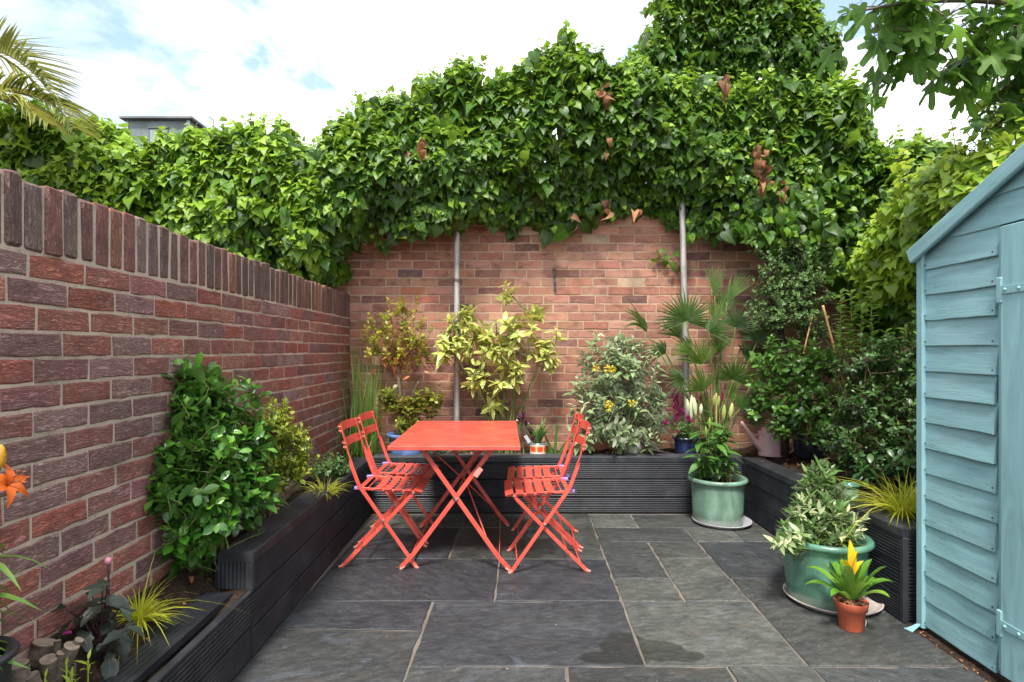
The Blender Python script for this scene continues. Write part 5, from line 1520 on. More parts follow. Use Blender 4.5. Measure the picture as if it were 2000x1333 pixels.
for (a, L, el, lo) in ((1.6, .175, 86, .125), (-.2, .13, 76, .125), (3.3, .12, 62, .11), (.1, .11, 56, .105), (4.6, .125, 80, .115), (2.4, .09, 62, .11)):
    out = np.array([math.cos(a), math.sin(a), 0]); el = math.radians(el); t = np.linspace(0, 1, 9)[:, None]
    pts = b + [0, 0, lo] + out * L * t * math.cos(el) + np.array([0, 0, 1.0]) * L * t * math.sin(el) - np.array([0, 0, 1.0]) * L * .1 * t ** 3
    n0 = g.n; ribbon(g, pts, 1.3 * np.array([.010, .020, .027, .031, .031, .027, .020, .011, .001]), np.cross(out, [0, 0, 1.0]), .5, .6)
    g.A['tint'][-1] = np.tile(np.clip(np.linspace(.0, 1.1, 9), 0, 1), 3)
tube(g, [b, b + [0, 0, .14]], .010, 8, tint=.05)
g.build('flower', M_BRACT, o, True)

# ================================================================ the back bed
M_PHOT = leaf_mat('olive_orange_leaf', (.06, .10, .012), (.19, .25, .025), (.46, .40, .05), .36, .3, .2, .5)
M_REDL = leaf_mat('coral_leaf', (.35, .08, .03), (.55, .16, .06), (.62, .28, .12), .45, .3, .2)
def orange_twigs(g): pass
tb0 = BP + [0.0, 0, .18]
o = thing('small_tree', 'slender small tree with olive and orange leaves in the pale blue pot', 'tree', tb0)
tr = G(); tp_ = smoothpath([P(787, 848, 4.86), P(783, 800, 4.86), P(780, 755, 4.86), P(777, 712, 4.87)], 20); tp_[0][2] = BP[2] + .15
tube(tr, tp_, np.linspace(.021, .015, len(tp_)), 10)
tube(tr, smoothpath([tp_[0] + [.03, -.02, 0], P(800, 800, 4.83), P(806, 770, 4.82), P(818, 745, 4.8)], 14), .006, 7)
tr.build('trunk', M_BARK, o, True)
X, Dd = blob_points([(750, 640, 4.86, 45, 50, .20), (790, 620, 4.9, 40, 42, .20), (815, 655, 4.86, 38, 50, .2), (725, 668, 4.84, 28, 30, .15), (780, 690, 4.86, 55, 28, .2), (760, 590, 4.9, 12, 16, .05), (845, 690, 4.86, 22, 18, .08), (790, 590, 4.9, 10, 20, .05)], 112, 2.0)
A = unit(Dd * .45 + np.array([0, 0, .7]) + rng.normal(0, .2, (112, 3))); Ls = .11 * rng.uniform(.7, 1.4, 112)
g = G(); put_leaves(g, T_OVAL, *shoot_leaves(X, A, Ls, 8, (70, 35), .046, .2, .0, .5, t0=.45, tint=(.2, .45, .3), svar=.22))
X2, D2 = blob_points([(810, 790, 4.82, 42, 34, .10), (845, 780, 4.8, 24, 22, .07), (758, 775, 4.85, 26, 26, .08), (800, 825, 4.82, 30, 16, .07)], 95, 2.5); A2 = unit(D2 * .5 + np.array([0, 0, .6]) + rng.normal(0, .25, (95, 3)))
put_leaves(g, T_OVAL, *shoot_leaves(X2, A2, np.full(95, .09), 8, (75, 35), .05, .2, .05, .5, tint=(.0, .35, .25)))
g.build('crown', M_PHOT, o, True)
st = G(); sp = []
for e in list(X[rng.choice(112, 20, False)]):
    s0 = tp_[rng.integers(13, len(tp_))]; p = smoothpath([s0, s0 * .5 + e * .5 + [0, 0, .03], e], 14); tube(st, p, np.linspace(.007, .0025, len(p)), 6); sp.append(p[3:])
nearest_twigs(st, np.concatenate(sp), X, A, Ls, .0024); nearest_twigs(st, tp_[3:14], X2, A2, np.full(95, .09), .0022)
st.build('branch', wood_mat('orange_twig', (.16, .07, .025), (.36, .18, .06), (30, 30, 60)), o, True)
g = G(); pr = [(752, 700), (768, 698), (745, 706), (778, 708), (735, 722), (800, 735), (765, 715), (786, 780), (790, 796), (828, 726)]; Xr = np.array([P(a, c, 4.80) for a, c in pr])

for q in Xr:
    g = G(); put_leaves(g, T_LANCE, q[None], rng.normal(0, 1, (1, 3)) * [1, .3, .4] + [0, 0, -.5], np.array([[0, -1, .5]]) + rng.normal(0, .4, (1, 3)), rng.uniform(.05, .08, 1), rng.uniform(0, 1, 1)); g.build('red_leaf', M_REDL, o, True)
g = G(); c = BP + [-.05, -.06, .18]; st = G(); Xc = c + rng.normal(0, .025, (9, 3)) * [1, 1, 0] + np.array([0, 0, 1.0]) * rng.uniform(.05, .14, (9, 1)); put_leaves(g, T_SMALL, *shoot_leaves(Xc, np.tile([[0, 0, 1.0]], (9, 1)), np.full(9, .08), 10, (65, 25), .026, .2, 0, .4, tint=(.5, .3, .2)))
for q in Xc: tube(st, [c + [0, 0, -.02], q], .0018, 4)
o = thing('seedling', 'small pale green seedling at the rim of the pale blue pot', 'plant', c); g.build('foliage', M_LIMET, o, True); st.build('stem', M_GREENSTEM, o, True)

# tall reeds in the corner
g = G()
for i in range(75):
    x = rng.normal(-1.165, .055); x = np.clip(x, -1.32, -1.02); y = rng.uniform(4.72, 5.04); b = np.array([x, y, .40]); L = rng.uniform(.35, 1.0) ; le = rng.normal(0, .10, 2)
    t = np.linspace(0, 1, 9)[:, None]; pts = b + np.array([0, 0, L]) * t + np.array([le[0], le[1] * .4, 0]) * L * t ** 1.8; pts[:, 1] = np.minimum(pts[:, 1], 5.10); pts[:, 0] = np.maximum(pts[:, 0], -1.335)
    ribbon(g, pts, .008 * rng.uniform(.6, 1.3) * np.array([1, 1, 1, 1, .95, .9, .8, .5, .05]), (1, .3 * rng.normal(), 0), rng.uniform(.0, .8), .3)
blades(g, (-1.12, 4.75, .40), 60, .30, .9, .007, .9, (.2, .9), up=.85, jit=.08)
blades(g, (-1.22, 4.60, .40), 30, .30, .9, .007, .9, (.2, .9), up=.85, jit=.05)
tag(g.build('reeds', M_GRASS, None, True), 'tall thin reeds in the corner where the two brick walls meet', 'reeds', kind='thing')

# aucuba
M_AUC = leaf_mat('speckled_aucuba_leaf', (.09, .16, .015), (.26, .35, .05), (.62, .60, .10), .34, .28, .12, .5, spots=(.62, .62, .26))
shrub('speckled_shrub', 'tall open shrub with yellow speckled leaves on bare stems behind the table', 'shrub', P(985, 825, 4.9) * [1, 1, 0] + [0, 0, .42],
      [(905, 640, 4.82, 52, 42, .15), (880, 680, 4.8, 32, 42, .12), (1000, 650, 4.85, 62, 48, .18), (960, 680, 4.82, 62, 45, .16), (1060, 680, 4.85, 45, 45, .15), (990, 575, 4.88, 12, 18, .04), (1040, 610, 4.86, 22, 22, .07), (935, 745, 4.8, 38, 35, .1), (1000, 740, 4.8, 34, 36, .1), (960, 790, 4.82, 30, 18, .08), (1085, 705, 4.85, 22, 22, .08), (915, 610, 4.85, 20, 20, .06)],
      105, M_AUC, M_GREENSTEM, T_SAGE, 8, .09, .092, (80, 40), .45, .12, .25, .6, (.25, .35, .3), 22, .008, edge=2.2, spread=.05, twr=.003, ymax=5.08)

# silver low plant under the table
M_SILVER = leaf_mat('silver_leaf', (.12, .16, .14), (.22, .27, .24), (.42, .46, .42), .6, .15, .1)
shrub('silver_plant', 'low silvery leaved plant on the soil behind the table legs', 'plant', P(862, 888, 4.78) * [1, 1, 0] + [0, 0, .41], [(862, 885, 4.78, 22, 10, .06), (845, 886, 4.76, 10, 8, .04)], 70, M_SILVER, M_GREENSTEM, T_LANCE, 8, .05, .03, (70, 25), .6, 0, .2, .5, (.2, .4, .3), 5, .002)

# callas in the enamel pot
o = thing('calla_lily', 'calla lily with dark purple flowers and green strap leaves in the orange circled pot', 'plant', OP + [0, 0, .083])
g = G(); b = OP + [0, 0, .08]
for i in range(20):
    a = rng.uniform(0, 2 * PI); out = np.array([math.cos(a), math.sin(a) * .7, 0]); L = rng.uniform(.16, .30); sp_ = rng.uniform(.15, .75); t = np.linspace(0, 1, 9)[:, None]
    pts = b + out * .015 + out * L * sp_ * t ** 1.3 + np.array([0, 0, L]) * (t * 1.0 - .42 * sp_ * t ** 2.6); ribbon(g, pts, np.array([.008, .013, .020, .026, .028, .025, .018, .009, .001]), np.cross(out, [0, 0, 1.0]), rng.uniform(.1, .9), .4)
g.build('foliage', M_LILYLEAF, o, True)
g = G(); st = G(); M_CALLA = paint('dark_calla', (.055, .006, .028), .35, .4, 20, coat=.2)
for (px, py, lean, sc_) in ((1020, 815, (-.35, -.3, 1), 1.1), (1028, 828, (.3, -.6, .6), .9), (1036, 842, (-.2, -.5, .8), 1.0), (1042, 856, (.5, -.4, .3), .95), (1014, 822, (-.7, -.1, .5), .75)):
    c = P(px, py, 4.78); ax = unit(np.array(lean)); R = np.stack([*[v[0] for v in perp(ax[None])], ax], 1)
    n_ = 18; a = np.linspace(0, 2 * PI, n_, endpoint=False); prof = np.array([(.002, -.030), (.006, -.022), (.010, -.008), (.015, .006), (.024, .016)]) * sc_
    V = np.stack([prof[:, :1] * np.cos(a), prof[:, :1] * np.sin(a), prof[:, 1:] + .012 * sc_ * np.linspace(0, 1, 5)[:, None] ** 2 * np.cos(a)], -1).reshape(-1, 3) @ R.T + c
    i = np.arange(4)[:, None] * n_; j = np.arange(n_)[None]; jn = (j + 1) % n_; g = G(); g.add(V, [np.stack([i + j, i + jn, i + n_ + jn, i + n_ + j], -1).reshape(-1, 4)]); g.build('flower', M_CALLA, o, True)
    tube(st, smoothpath([b + [-.02, -.02, 0], (b + c) / 2 + [-.02, 0, .02], c - ax * .028 * sc_], 10), .0035, 6)
st.build('stem', M_GREENSTEM, o, True)
g = G(); q = P(1030, 858, 4.76); box(g, q + [-.014, -.001, -.035], q + [.014, .001, .035], 0, R=roty(-.55) @ rotx(.2)); g.build('plant_label', paint('white_tag', (.62, .64, .68), .5), o)
# spear leaves beside it
g = G()
for (px, hgt, le) in ((1084, .30, .01), (1079, .20, -.04), (1090, .17, .06), (1076, .13, -.08), (925, .09, -.10), (945, .07, .1)):
    bb = P(px, 880, 4.86); bb[2] = .41; t = np.linspace(0, 1, 8)[:, None]; ribbon(g, bb + np.array([le, 0, hgt]) * t + np.array([le, -.02, 0]) * t ** 2, .024 * np.array([.6, .8, 1, 1, .9, .7, .45, .03]), (1, 0, 0), .3, .3)
tag(g.build('iris_leaves', M_LILYLEAF, None, True), 'stiff upright spear leaves growing beside the orange circled pot', 'plant', kind='thing')

# grey leaved sage bush with yellow flowers
M_SAGE = leaf_mat('grey_sage_leaf', (.10, .165, .06), (.22, .31, .135), (.54, .60, .37), .75, .22, .15, .25, back=.8)
sg, _, _ = shrub('sage_bush', 'large grey green leaved bush with small yellow flower heads', 'shrub', P(1210, 880, 4.88) * [1, 1, 0] + [0, 0, .42],
      [(1190, 720, 4.82, 70, 60, .2), (1240, 740, 4.82, 58, 70, .2), (1170, 790, 4.78, 62, 65, .2), (1250, 810, 4.78, 48, 60, .2), (1200, 830, 4.76, 72, 42, .2), (1280, 790, 4.85, 26, 40, .1), (1205, 660, 4.88, 30, 28, .1), (1235, 670, 4.88, 24, 30, .1), (1140, 850, 4.75, 36, 26, .1), (1290, 745, 4.86, 16, 30, .08)],
      250, M_SAGE, paint('felted_stem', (.28, .30, .20), .8), T_SAGE, 9, .15, .072, (80, 30), .5, .22, .45, .5, (.08, .3, .6), 18, .006, edge=2.6, twr=.0025, ymax=5.08)
g = G(); M_YEL = leaf_mat('yellow_floret', (.60, .38, .01), (.80, .58, .012), (.85, .68, .05), .5, .3, .0)
for (px, py) in ((1164, 719), (1186, 721), (1196, 722), (1188, 797), (1234, 787), (1190, 790)):
    g = G(); c = P(px, py, 4.58); m = 34; d = unit(rng.normal(size=(m, 3)) * [1, 1, .7]); put_leaves(g, T_SMALL, c + d * .016, d, np.array([[0, 0, 1.0]]) + rng.normal(0, .3, (m, 3)), rng.uniform(.016, .024, m), rng.uniform(.1, 1, m))
    g.build('flower', M_YEL, sg, True)

# celosia
o = thing('celosia', 'celosia with magenta plumes in the navy blue pot', 'plant', CP + [0, 0, .14])
g = G(); st = G(); fl = G(); b = CP + [0, 0, .14]; M_MAG = leaf_mat('magenta_plume', (.22, .005, .08), (.50, .010, .20), (.66, .05, .34), .5, .2, .0)
for (px, py, L) in ((1318, 770, .09), (1321, 790, .10), (1322, 816, .06), (1345, 820, .055), (1331, 806, .04), (1372, 778, .07), (1405, 765, .10), (1408, 785, .08), (1398, 800, .05), (1299, 826, .035), (1324, 845, .03), (1410, 820, .03), (1360, 788, .04), (1305, 806, .03)):
    e = P(px, py, 4.82); tube(st, smoothpath([b + rng.normal(0, .02, 3) * [1, 1, 0], (b + e) / 2 + [0, 0, .01], e], 10), .0025, 5)
    fl = G(); m = int(900 * L) + 14; t = rng.uniform(-.5, .5, m); r = .022 * np.clip(1 - (t + .15), .15, 1) * rng.uniform(.3, 1, m) * (L / .09) ** .4; a = rng.uniform(0, 2 * PI, m)
    q = e + np.stack([np.cos(a) * r, np.sin(a) * r, t * L], 1); put_leaves(fl, T_SMALL, q, np.stack([np.cos(a), np.sin(a), np.full(m, .8)], 1), rng.normal(0, .5, (m, 3)) + [0, 0, .4], rng.uniform(.016, .026, m), rng.uniform(0, 1, m)); fl.build('flower', M_MAG, o, True)
X = b + rng.normal(0, 1, (34, 3)) * [.075, .05, 0] + np.array([0, 0, 1.0]) * rng.uniform(.03, .17, (34, 1)); A = unit(rng.normal(0, .5, (34, 3)) + [0, 0, .8]); put_leaves(g, T_LANCE, *shoot_leaves(X, A, np.full(34, .09), 6, (75, 35), .055, .1, .15, .5, tint=(.2, .4, .2)))
for q in X: tube(st, [b, q], .002, 4)
g.build('foliage', M_SOFT, o, True); st.build('stem', M_GREENSTEM, o, True)

# ================================================================ fan palm
M_FAN = leaf_mat('fan_palm_leaf', (.014, .042, .009), (.05, .12, .015), (.22, .29, .05), .5, .3, .0, .35)
fp = thing('fan_palm', 'fan palm with several upright stems of stiff pleated fans against the wall', 'palm', P(1395, 835, 4.75) * [1, 1, 0] + [0, 0, .42])
fb = P(1395, 835, 4.75); fb[2] = .42
def fan(g, st, px, py, d, rpx, axis, nrm, spread=200, n=26, tint=.35, droop=.15, br=None):
    c = P(px, py, d); R = rpx * d / FPX; ax = unit(np.array(axis, float)); nr = np.array(nrm, float); nr = unit(nr - ax * np.dot(nr, ax)); sd = np.cross(ax, nr)
    for i in range(n):
        a = math.radians((i / (n - 1) - .5) * spread) + rng.normal(0, .02); dv = ax * math.cos(a) + sd * math.sin(a)
        L = R * (1 - .18 * abs(i / (n - 1) - .5) * 2) * rng.uniform(.88, 1.05); t = np.linspace(0, 1, 8)[:, None]
        pts = c + dv * L * t - nr * L * .10 * t ** 2 - np.array([0, 0, 1.0]) * L * droop * rng.uniform(.4, 1.6) * t ** 2.6; pts[:, 1] = np.minimum(pts[:, 1], 5.105)
        w = .74 * R * math.radians(spread) / n * .55; ribbon(g, pts, np.array([.25, .7, 1.05, 1.15, 1.0, .7, .35, .03]) * w, np.cross(dv, nr), np.clip(tint + rng.normal(0, .08), 0, 1), .7)
    b = (fb if br is None else br) + np.array([rng.normal(0, .03), rng.normal(0, .03), 0]); m = (b * .45 + c * .55) + [0, .0, .04]
    p = smoothpath([b, m, c], 14); tube(st, p, np.linspace(.009, .0045, len(p)), 6)
g = G(); st = G()
for f in [(1340, 628, 4.70, 72, (.0, -.1, 1), (0, -1, .35), 215, 28, .30, .08), (1262, 650, 4.85, 92, (-.35, .1, 1), (.85, -.5, .2), 110, 16, .12, .35), (1396, 580, 4.78, 78, (.05, 0, 1), (0, -1, .2), 42, 14, .5, .03), (1420, 590, 4.72, 80, (.55, -.1, 1), (-.3, -1, .3), 46, 13, .45, .05), (1385, 650, 4.66, 62, (.5, -.3, .7), (-.2, -.7, .8), 150, 20, .22, .2),
          (1436, 640, 4.74, 60, (.3, -.2, .9), (-.2, -.9, .3), 170, 22, .12, .2), (1478, 668, 4.7, 58, (.3, -.2, .8), (-.2, -.9, .4), 190, 24, .10, .15), (1370, 712, 4.60, 68, (-.25, -.3, 1), (0, -1, .3), 120, 20, .62, .12), (1432, 742, 4.56, 58, (.1, -.4, .8), (0, -.8, .6), 200, 26, .45, .12), (1336, 742, 4.72, 50, (-.7, -.2, .3), (.2, -.8, .6), 150, 18, .10, .25),
          (1405, 690, 4.68, 52, (.0, -.1, 1), (0, -1, .1), 90, 16, .5, .1), (1352, 690, 4.78, 60, (-.7, 0, .7), (.2, -1, .4), 100, 16, .5, .15), (1455, 700, 4.8, 60, (.7, 0, .4), (-.3, -1, .4), 140, 18, .15, .2), (1395, 630, 4.85, 70, (.25, .0, 1), (0, -1, .2), 70, 14, .55, .05), (1428, 785, 4.62, 60, (.15, -.1, 1), (0, -1, .1), 40, 10, .6, .05), (1300, 690, 4.9, 60, (-.6, 0, .5), (.4, -.8, .4), 120, 14, .1, .3), (1470, 615, 4.9, 60, (.5, .1, .8), (-.3, -1, .2), 120, 18, .1, .2), (1492, 705, 4.78, 50, (.8, -.1, .3), (-.2, -.8, .6), 160, 20, .08, .2), (1415, 610, 4.9, 66, (.1, .1, 1), (.2, -1, .1), 90, 16, .2, .1), (1372, 765, 4.58, 60, (-.3, -.3, .9), (0, -1, .4), 130, 20, .55, .15), (1445, 800, 4.6, 55, (.5, -.2, .8), (0, -1, .3), 110, 18, .4, .2), (1330, 660, 4.86, 70, (-.5, 0, .8), (.3, -1, .2), 90, 16, .2, .15)]: fan(g, st, *f)
blades(g, fb, 40, .40, .45, .012, .6, (.3, .9), up=1.0, jit=.06)
g.build('fan', M_FAN, fp, True); st.build('stem', M_GREENSTEM, fp, True)

# ================================================================ shrubs of the right hand bed
M_HOLLY = leaf_mat('cream_edged_holly', (.025, .08, .016), (.06, .15, .03), (.17, .29, .08), .38, .25, .15, .35, margin=(.30, .40, .16))
ho = thing('small_tree', 'round headed small tree with pale edged leaves under the dark ivy', 'tree', P(1533, 760, 4.72) * [1, 1, 0] + [0, 0, .45])
g = G(); hb = P(1533, 760, 4.72); hb[2] = .44; tk = smoothpath([hb, P(1532, 700, 4.72), P(1525, 640, 4.72), P(1535, 560, 4.72)], 16); tube(g, tk, np.linspace(.032, .015, len(tk)), 9); g.build('trunk', M_BARK_D, ho, True)
X, Dd = blob_points([(1530, 500, 4.66, 62, 58, .25), (1575, 520, 4.66, 52, 62, .25), (1510, 570, 4.62, 50, 55, .22), (1560, 590, 4.60, 62, 50, .25), (1500, 625, 4.64, 38, 30, .18), (1590, 640, 4.6, 48, 26, .2), (1490, 480, 4.7, 26, 26, .1), (1550, 455, 4.68, 50, 26, .15)], 520, 2.6)
A = unit(Dd * .6 + np.array([0, -.1, .4]) + rng.normal(0, .3, (520, 3))); Ls = .11 * rng.uniform(.6, 1.3, 520)
g = G(); put_leaves(g, T_SMALL, *shoot_leaves(X, A, Ls, 11, (75, 25), .030, .2, .05, .4, tint=(.1, .4, .3), svar=.22)); g.build('crown', M_HOLLY, ho, True)
st = G(); sp = []
for e in X[rng.choice(520, 22, False)]:
    s0 = tk[rng.integers(8, len(tk))]; p = smoothpath([s0, (s0 + e) / 2, e], 12); tube(st, p, np.linspace(.008, .0025, len(p)), 5); sp.append(p[2:])
nearest_twigs(st, np.concatenate(sp), X, A, Ls, .002); st.build('branch', M_BARK_D, ho, True)

M_RHOD = leaf_mat('mid_green_leaf', (.022, .075, .012), (.065, .17, .022), (.20, .36, .06), .3, .22, .2, .55)
shrub('shrub', 'mid green leafy shrub in the dark pot behind the pink watering can', 'shrub', DP + [0, 0, .19],
      [(1545, 705, 4.42, 62, 52, .2), (1605, 720, 4.35, 50, 55, .2), (1510, 765, 4.45, 52, 48, .2), (1570, 790, 4.35, 70, 50, .22), (1620, 800, 4.3, 40, 52, .2), (1480, 810, 4.5, 24, 26, .1), (1560, 845, 4.35, 60, 24, .18), (1500, 700, 4.5, 30, 24, .1)],
      330, M_RHOD, M_TWIG, T_OVAL, 8, .11, .056, (80, 35), .4, .12, .2, .6, (.08, .38, .35), 14, .006, twr=.0022)
M_BOX = leaf_mat('dark_box_leaf', (.012, .042, .010), (.036, .10, .018), (.18, .33, .05), .34, .15, .15, .55)
YG = G()
def uprights(g):
    X = []; 
    for (px, py, d, h_) in ((1642, 575, 4.0, .36), (1663, 572, 4.0, .36), (1683, 600, 3.98, .26), (1702, 565, 3.95, .40), (1655, 640, 4.0, .18), (1770, 640, 3.8, .3), (1795, 600, 3.75, .35), (1730, 650, 3.9, .16)):
        for z in np.linspace(0, h_, int(h_ / .035)): X.append(P(px + rng.normal(0, 1), py, d) - [0, 0, z])
    X = np.array(X); g = YG; put_leaves(g, T_OVAL, *shoot_leaves(X, np.tile([[0, 0, 1.0]], (len(X), 1)), np.full(len(X), .035), 5, (75, 45), .056, .1, .0, .4, tint=(.5, .3, .2)))
bx, _, _ = shrub('hedge_shrub', 'dense dark small leaved shrub with pale upright shoots beside the blue shed', 'shrub', P(1725, 905, 3.8) * [1, 1, 0] + [0, 0, .48],
      [(1690, 700, 3.85, 58, 50, .2), (1760, 700, 3.7, 48, 62, .2), (1680, 790, 3.78, 66, 62, .22), (1760, 800, 3.65, 52, 70, .22), (1700, 870, 3.7, 70, 50, .2), (1775, 885, 3.6, 36, 46, .15), (1640, 850, 3.85, 42, 50, .16), (1800, 660, 3.7, 22, 40, .12)],
      560, M_BOX, M_TWIG, T_OVAL, 9, .10, .034, (80, 35), .35, .08, .2, .5, (.02, .3, .35), 22, .006, extra=uprights, twr=.0018)
st = G()
for (px, py, d, h_) in ((1642, 575, 4.0, .45), (1663, 572, 4.0, .45), (1683, 600, 3.98, .35), (1702, 565, 3.95, .5), (1655, 640, 4.0, .3), (1770, 640, 3.8, .4), (1795, 600, 3.75, .45), (1730, 650, 3.9, .3)):
    e = P(px, py, d); tube(st, [e, e - [0, 0, h_ * .5], e - [.0, 0, h_]], .003, 5)
YG.build('young_leaves', leaf_mat('young_box_leaf', (.08, .18, .02), (.16, .32, .04), (.34, .52, .09), .35, .35, .15), bx, True); st.build('upright_shoot', wood_mat('tan_shoot', (.16, .12, .05), (.32, .24, .10), (30, 30, 30)), bx, True)
# low leaves near the soil, the carex by the shed
M_LOW = leaf_mat('broad_dark_leaf', (.012, .035, .012), (.03, .085, .02), (.10, .20, .05), .28, .2, .2)
shrub('low_shrub', 'low dark broad leaved plant at the foot of the dark shrub beside the shed', 'plant', P(1790, 915, 3.45) * [1, 1, 0] + [0, 0, .46], [(1775, 905, 3.45, 40, 26, .12), (1700, 925, 3.6, 30, 22, .1), (1660, 905, 3.8, 26, 20, .1), (1800, 860, 3.4, 20, 40, .1)], 75, M_LOW, M_TWIG, T_OVAL, 5, .10, .065, (80, 45), .3, .2, .2, .7, (.05, .4, .2), 8, .003)
g = G(); c = P(1762, 985, 3.0); c[2] = .44; blades(g, c, 280, .20, 1.5, .005, .8, (.15, 1), up=.66, jit=.05, lvar=.35); blades(g, c + [.10, .05, 0], 170, .18, 1.4, .005, .8, (.15, 1), up=.66, jit=.05)
for v in g.V: v[:, 1] = np.where(v[:, 0] > 1.87, np.maximum(v[:, 1], 2.735), v[:, 1])
tag(g.build('grass_tuft', M_LIME, None, True), 'golden green sedge spilling over the corner of the edging by the shed', 'grass', kind='thing')

# small weeds and fallen leaves on the soil and the slabs
g = G()
X = np.stack([rng.uniform(1.95, 2.7, 26), rng.uniform(2.9, 4.4, 26), np.zeros(26)], 1); X[:, 2] = soil_z(X[:, 0], X[:, 1]) + .012
put_leaves(g, T_SMALL, *shoot_leaves(X, np.tile([[0, 0, 1.0]], (26, 1)), np.full(26, .02), 7, (85, 60), .02, .1, 0, .8, tint=(.3, .4, .2)))
tag(g.build('weeds', M_SOFT, None, True), 'tiny green weed seedlings scattered on the soil below the dark shrubs', 'weeds', kind='stuff')
g = G()
def scatter(x0, x1, y0, y1, n, zf, s=(.02, .06)):
    X = np.stack([rng.uniform(x0, x1, n), rng.uniform(y0, y1, n)], 1); Z = zf(X)
    put_leaves(g, variants([(0, .03), (.2, .2), (.5, .28), (.8, .15), (1, 0)], 4, (.3, .9), (.2, .8)), np.c_[X, Z + .008], rng.normal(0, 1, (n, 3)) * [1, 1, .12], rng.normal(0, .35, (n, 3)) + [0, 0, 1.0], rng.uniform(*s, n), rng.uniform(0, 1, n))
sf = lambda X: soil_z(X[:, 0], X[:, 1])
scatter(1.92, 2.9, 2.85, 5.0, 240, sf); scatter(-1.0, 1.9, 4.68, 5.05, 240, sf); scatter(-1.32, -1.22, .8, 4.6, 50, sf, (.015, .04))
tag(g.build('leaf_litter', M_DEAD, None, True), 'dry brown fallen leaves lying on the soil of the beds', 'leaf litter', kind='stuff')
g = G()
for (px, py) in ((664, 1106), (781, 1110), (712, 1066), (1308, 1109), (970, 1011), (728, 1012), (735, 1018), (733, 1006), (1477, 1030)):
    d = FPX * H / (py - CY); X = np.array([[(px - CX) * d / FPX, d, .006]])
    put_leaves(g, T_OVAL, X, rng.normal(0, 1, (1, 3)) * [1, 1, .1], np.array([[.2, 0, 1.0]]), np.array([rng.uniform(.025, .04)]), rng.uniform(.2, 1, 1))
X = np.stack([rng.uniform(1.86, 1.92, 30), rng.uniform(2.2, 2.72, 30), np.full(30, .006)], 1)
put_leaves(g, T_OVAL, X, rng.normal(0, 1, (30, 3)) * [1, 1, .2], rng.normal(0, .4, (30, 3)) + [0, 0, 1.0], rng.uniform(.01, .03, 30), rng.uniform(0, 1, 30))
tag(g.build('fallen_leaves', M_DEAD, None, True), 'few dry leaves dropped on the slate paving', 'leaf litter', kind='stuff')

# ================================================================ palm and fig leaning in from next door
M_PALM = leaf_mat('palm_leaflet', (.04, .07, .012), (.11, .16, .03), (.37, .36, .07), .4, .3, .0, .5)
pm = thing('palm_tree', 'palm with long drooping feathery fronds beyond the red brick wall', 'palm', (-4.6, 4.0, 0))
g = G(); t = np.linspace(0, 1, 14)[:, None]; tp2 = np.array([-4.6, 4.0, -.03]) + np.array([.05, 0, 3.2]) * t; tube(g, tp2, .14 + .012 * np.sin(np.arange(14) * 2.1), 14); g.build('trunk', M_BARK, pm, True)
cr = np.array([-4.55, 4.0, 3.15]); d = 4.05
def frond(pts, Lmax, tint, n=64, seed=0, up=.28, dr=.5):
    r = np.random.default_rng(seed); p = smoothpath(pts, 60); st = G(); tube(st, p, np.linspace(.018, .003, len(p)), 6); g = G()
    T, U, W = frames(p)
    for i in range(n):
        s = .12 + .88 * i / (n - 1); k = min(len(p) - 1, int(s * (len(p) - 1)))
        for sd in (-1, 1):
            side = unit(np.cross(T[k], [0, 0, 1.0])) * sd; L = Lmax * (math.sin(PI * (.22 + .72 * s)) ** .7) * r.uniform(.85, 1.1)
            dv = unit(T[k] * .75 + side * .55 + np.array([0, 0, up]) + r.normal(0, .05, 3)); t = np.linspace(0, 1, 7)[:, None]
            q = p[k] + dv * L * t - np.array([0, 0, 1.0]) * L * dr * t ** 2.2
            ribbon(g, q, np.array([.4, .9, 1, .9, .7, .4, .04]) * .017, np.cross(dv, [0, 0, 1.0]), np.clip(tint + r.normal(0, .22), 0, 1), .7)
    f = g.build('frond', M_PALM, pm, True); st.build('rachis', M_LIMESTEM, f, True)
M_LIMESTEM = paint('yellow_green_rachis', (.30, .28, .06), .5)
frond([cr, P(-160, 95, d), P(-60, 92, d), P(10, 105, d), P(62, 140, d), P(95, 178, d)], .46, .2, 46, seed=1, up=.5, dr=.12)
frond([cr, P(-170, 185, d), P(-70, 170, d), P(0, 176, d), P(60, 186, d), P(112, 212, d), P(148, 255, d - .05)], .46, .60, 74, seed=2, up=.35, dr=.3)
frond([cr, P(-170, 215, d - .2), P(-80, 190, d - .2), P(-10, 192, d - .2), P(40, 205, d - .2), P(90, 240, d - .25)], .42, .7, 60, seed=3)
for i, a in enumerate(np.linspace(1.2, 5.4, 8)):
    o_ = np.array([math.cos(a), math.sin(a), 0]); frond([cr, cr + o_ * .5 + [0, 0, .55], cr + o_ * 1.1 + [0, 0, .55], cr + o_ * 1.6 + [0, 0, .1]], .45, .4, 40, seed=10 + i)

